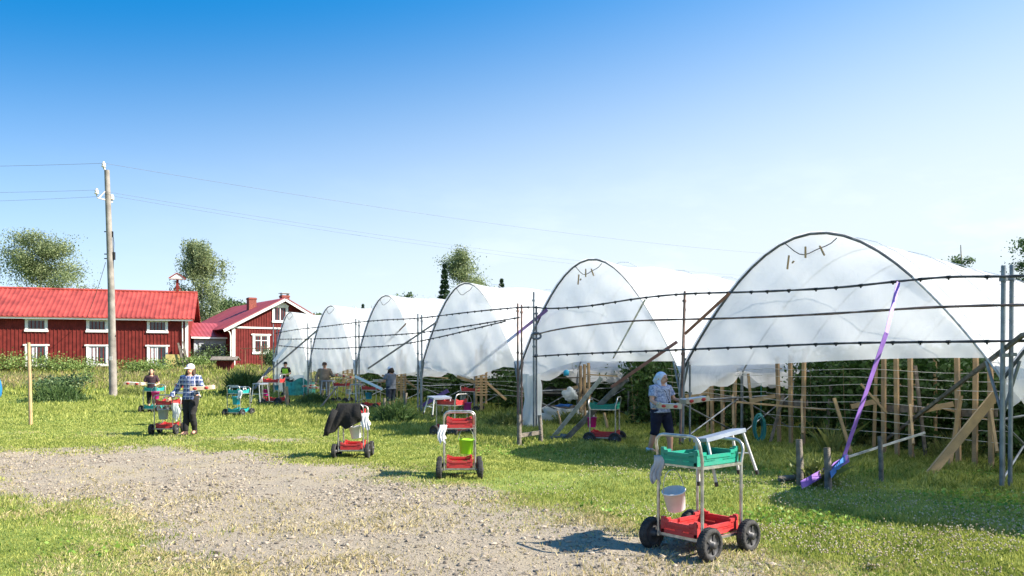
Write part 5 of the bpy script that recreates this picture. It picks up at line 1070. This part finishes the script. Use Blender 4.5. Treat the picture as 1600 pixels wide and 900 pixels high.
    for q, a in ((1, 'a'), (-1, 'b')):
        so, el, wr = V(sh(*J['sh'+a])), V(J['el'+a]), V(J['wr'+a]); pts = [V(sh(q*.09, 0, 1.40)), so, so.lerp(el, .4)]; rr = [.055+e, .058+e, .05+e]
        if sleeve > .6: pts += [el, el.lerp(wr, .5)]; rr += [.043+e, .040+e]; pts += [el.lerp(wr, min(.97, sleeve))]; rr += [.034+e]
        else: pts += [so.lerp(el, .4+sleeve)]; rr += [.052+e]
        b.tube(pts, rr, 12)
    cloth_o(b, 'shirt', shirt)
    if vest:
        b = MB(); e2 = e+.014; loft(b, S3(e2, 1.0, 1.42)); cloth_o(b, 'vest', vest)
    b = MB(); e = .014; loft(b, [(0, 0, .83, .13+e, .10+e), (0, 0, .95, .160+e, .113+e), (*sh(0, 0, 1.03)[:2], 1.03, .15+e, .105+e)])
    for a in 'ab':
        hp, kn, an = V(J['hip'+a]), V(J['knee'+a]), V(J['ank'+a]); pts = [hp+V((0, 0, .02)), hp.lerp(kn, .4), kn]; rr = [.088+e, .082+e, .060+e]
        if tlen > 0: pts += [kn.lerp(an, .4*tlen), kn.lerp(an, tlen)]; rr += [.058+e, (.045 if tlen > .5 else .058)+e]
        b.tube(pts, rr, 12)
    cloth_o(b, 'trousers', trousers)
    for q, a in ((1, 'a'), (-1, 'b')):
        an = V(J['ank'+a]); b = MB(); zb = an.z-.075; loft(b, [(an.x, an.y-.045, zb, .046, .135), (an.x, an.y-.04, zb+.03, .05, .135), (an.x, an.y-.02, zb+.06, .045, .095), (an.x, an.y+.015, zb+.10, .044, .05)], 14); b.build('shoe', shoes, T)
    for q in (-1, 1): MB().ball(hc+V((q*.030, -.080, .022)), (.012, .008, .007), 8, 6).build('eye', m_eye, T)
    MB().ball(hc+V((0, -.094, -.050)), (.021, .007, .006), 10, 6).build('mouth', m_lip, T)
    if hair:
        b = MB(); b.ball(hc+V((0, .032, .035)), (.084, .092, .100), 16, 12)
        if hair[1] > 0: b.tube([hc+V((0, .06, .03)), hc+V((0, .09, -.08)), hc+V((0, .08, -.08-hair[1]))], [.075, .085, .05], 12); b.tube([hc+V((.06, .01, .0)), hc+V((.085, .0, -.12)), hc+V((.09, -.03, -.10-hair[1])),], [.03, .035, .02], 8).tube([hc+V((-.06, .01, .0)), hc+V((-.085, .0, -.12)), hc+V((-.09, -.03, -.10-hair[1]))], [.03, .035, .02], 8)
        b.build('hair', hair[0], T)
    if hat:
        b = MB(); kind, m = hat
        if kind == 'cap': b.lathe([(.088, .03), (.092, .06), (.080, .11), (.045, .140), (.001, .148)], hc+V((0, .012, .0)), 18, None, .95, 1.12); b.box(hc+V((0, -.125, .038)), (.13, .09, .008), (R(12), 0, 0)); b.build('cap', m, T)
        if kind == 'scarf':
            b.ball(hc+V((0, .028, .036)), (.092, .098, .108), 18, 12); b.tube([hc+V((0, .09, .0)), hc+V((0, .13, -.06)), hc+V((0, .12, -.14))], [.07, .06, .02], 10); b.tube([hc+V((.06, .02, -.05)), hc+V((.07, .0, -.12)), hc+V((.05, -.02, -.17))], [.035, .03, .02], 8); b.tube([hc+V((-.06, .02, -.05)), hc+V((-.07, .0, -.12)), hc+V((-.05, -.02, -.17))], [.035, .03, .02], 8)
            o = b.build('headscarf', m, T)
    return Matrix.Translation(p+Vector((0, 0, .01))) @ Matrix.Rotation(rz, 4, 'Z') @ Matrix.Diagonal((s*wide, s*wide, s, 1))
c_black = mat('black_trousers', (.014, .013, .015), .9, var=.2); c_navy = mat('navy_trousers', (.008, .010, .035), .9, var=.2); c_tee = mat('patterned_tee', (.55, .57, .68), .9, scale=28, col2=(.13, .15, .26), detail=6); c_scarf = mat('headscarf', (.60, .66, .80), .9, var=.1, scale=20); c_khaki = mat('khaki', (.28, .21, .15), .95, var=.15); c_kh2 = mat('khaki_trousers', (.25, .20, .15), .95, var=.2)
c_vest = mat('hi_vis', (.50, .80, .05), .8, var=.1); c_grey = mat('grey_shirt', (.17, .19, .23), .95, var=.12); c_dk = mat('dark_top', (.045, .02, .03), .9, var=.3, scale=18); s_brown = mat('brown_shoe', (.06, .03, .025), .7); s_white = mat('white_shoe', (.65, .66, .70), .6); c_jean = mat('dark_jeans', (.03, .04, .07), .9, var=.2)
c_cap = mat('white_cap', (.80, .76, .80), .8, var=.05)
V = Vector
# woman in plaid pulling the trolley (viewer left hand on the handle, the other under a tray)
M1 = person(298, 680, R(-4), 1.66, 'woman in blue plaid shirt and pale cap walking beside a red crated trolley', dict(elb=(-.30, .0, 1.12), wrb=(-.40, -.12, .92), ela=(.27, -.02, 1.13), wra=(.25, -.26, 1.13), kneea=(.09, -.10, .51), anka=(.08, .03, .10), kneeb=(-.08, -.03, .50), ankb=(-.07, -.10, .085), hda=(.3, -1, 0), hdb=(-.3, -.5, -.6)), plaid(), .95, c_black, .97, s_brown, ('cap', c_cap), (m_hairb, .05), hem=.86, wide=1.1)
tray(M1 @ V((.44, -.36, 1.11)), R(10), 'grey berry tray carried by the woman in the plaid shirt', .50, .32, (0, -4))
# woman in dark clothes
M2 = person(237, 645, R(15), 1.50, 'woman in dark top and cropped trousers behind the turquoise trolley', dict(ela=(.27, -.02, 1.13), wra=(.22, -.24, 1.10), elb=(-.28, -.02, 1.14), wrb=(-.32, -.25, 1.10), lean=.06), c_dk, .3, c_black, .35, s_brown, None, (m_hairb, .16), hem=.80)
tray(M2 @ V((-.55, -.32, 1.10)), 0, 'berry tray held out to the left by the woman in dark clothes', .6, .34, (0, 3))
# woman with headscarf and two trays
M3 = person(1032, 711, R(38), 1.56, 'woman in white headscarf and patterned top carrying two berry trays', dict(ela=(.25, -.06, 1.15), wra=(.27, -.30, 1.10), elb=(-.25, -.04, 1.13), wrb=(-.24, -.24, 1.02), kneea=(.10, -.10, .51), anka=(.10, -.12, .085), kneeb=(-.10, .02, .50), ankb=(-.10, .14, .11), hda=(.4, -1, 0), hdb=(-.2, -1, 0), head=(.01, -.03)), c_tee, .28, c_navy, .22, s_white, ('scarf', c_scarf), None, hem=.88, belly=.03, wide=1.3)
tray(M3 @ V((.33, -.42, 1.10)), R(12), 'berry tray held out right by the woman in the headscarf', .48, .30, (0, -7)); tray(M3 @ V((-.26, -.40, 1.0)), R(-4), 'lower berry tray in the left of the woman in the headscarf', .42, .28, (0, 2))
q = M3 @ V((0, -.15, 1.25)); tag(MB().tube([M3 @ V(v) for v in ((-.07, -.06, 1.43), (-.05, -.15, 1.32), (.0, -.175, 1.12), (.05, -.15, 1.32), (.07, -.06, 1.43))], .006, 5).ball(M3 @ V((0, -.18, 1.08)), (.02, .015, .04), 8, 6).build('lanyard', m_black), 'black lanyard hanging on the patterned top of the woman in the headscarf', 'lanyard')
# vest
M4 = person(447, 620, R(-20), 1.78, 'picker in bright yellow green vest standing before the farthest tunnel', dict(ela=(.27, .0, 1.13), wra=(.14, -.24, 1.10), elb=(-.27, .0, 1.13), wrb=(-.14, -.24, 1.10), lean=.08), c_black, .3, c_black, .97, s_brown, ('cap', c_black), (m_hairb, 0), vest=c_vest)
# khaki
M5 = person(507, 629, R(20), 1.76, 'man in khaki shirt and trousers carrying a tray by the second tunnel', dict(ela=(.27, -.02, 1.13), wra=(.30, -.22, 1.15), elb=(-.27, .04, 1.10), wrb=(-.30, -.02, .88), kneea=(.10, -.08, .51), anka=(.09, .08, .1), kneeb=(-.10, -.05, .5), ankb=(-.10, -.08, .085)), c_khaki, .95, c_kh2, .95, s_brown, ('cap', mat('brown_cap', (.10, .05, .035), .9)), (m_hairb, 0), belly=.03, wide=1.2)
tray(M5 @ V((.52, -.30, 1.13)), R(5), 'berry tray carried by the man in khaki', .55, .34, (0, 3))
# grey shirt, seen from behind
M6 = person(611, 642, R(-125), 1.60, 'picker in grey shirt and pale cap seen from behind before the fourth tunnel', dict(ela=(.26, -.10, 1.14), wra=(.18, -.34, 1.12), elb=(-.26, -.10, 1.14), wrb=(-.18, -.34, 1.12), lean=.05), c_grey, .28, c_jean, .30, s_brown, ('cap', c_cap), (m_hairb, .02), hem=.84, belly=.03, wide=1.2)
tray(M6 @ V((0, -.52, 1.12)), R(-125), 'berry tray held by the picker in the grey shirt', .40, .3, (0, 0))
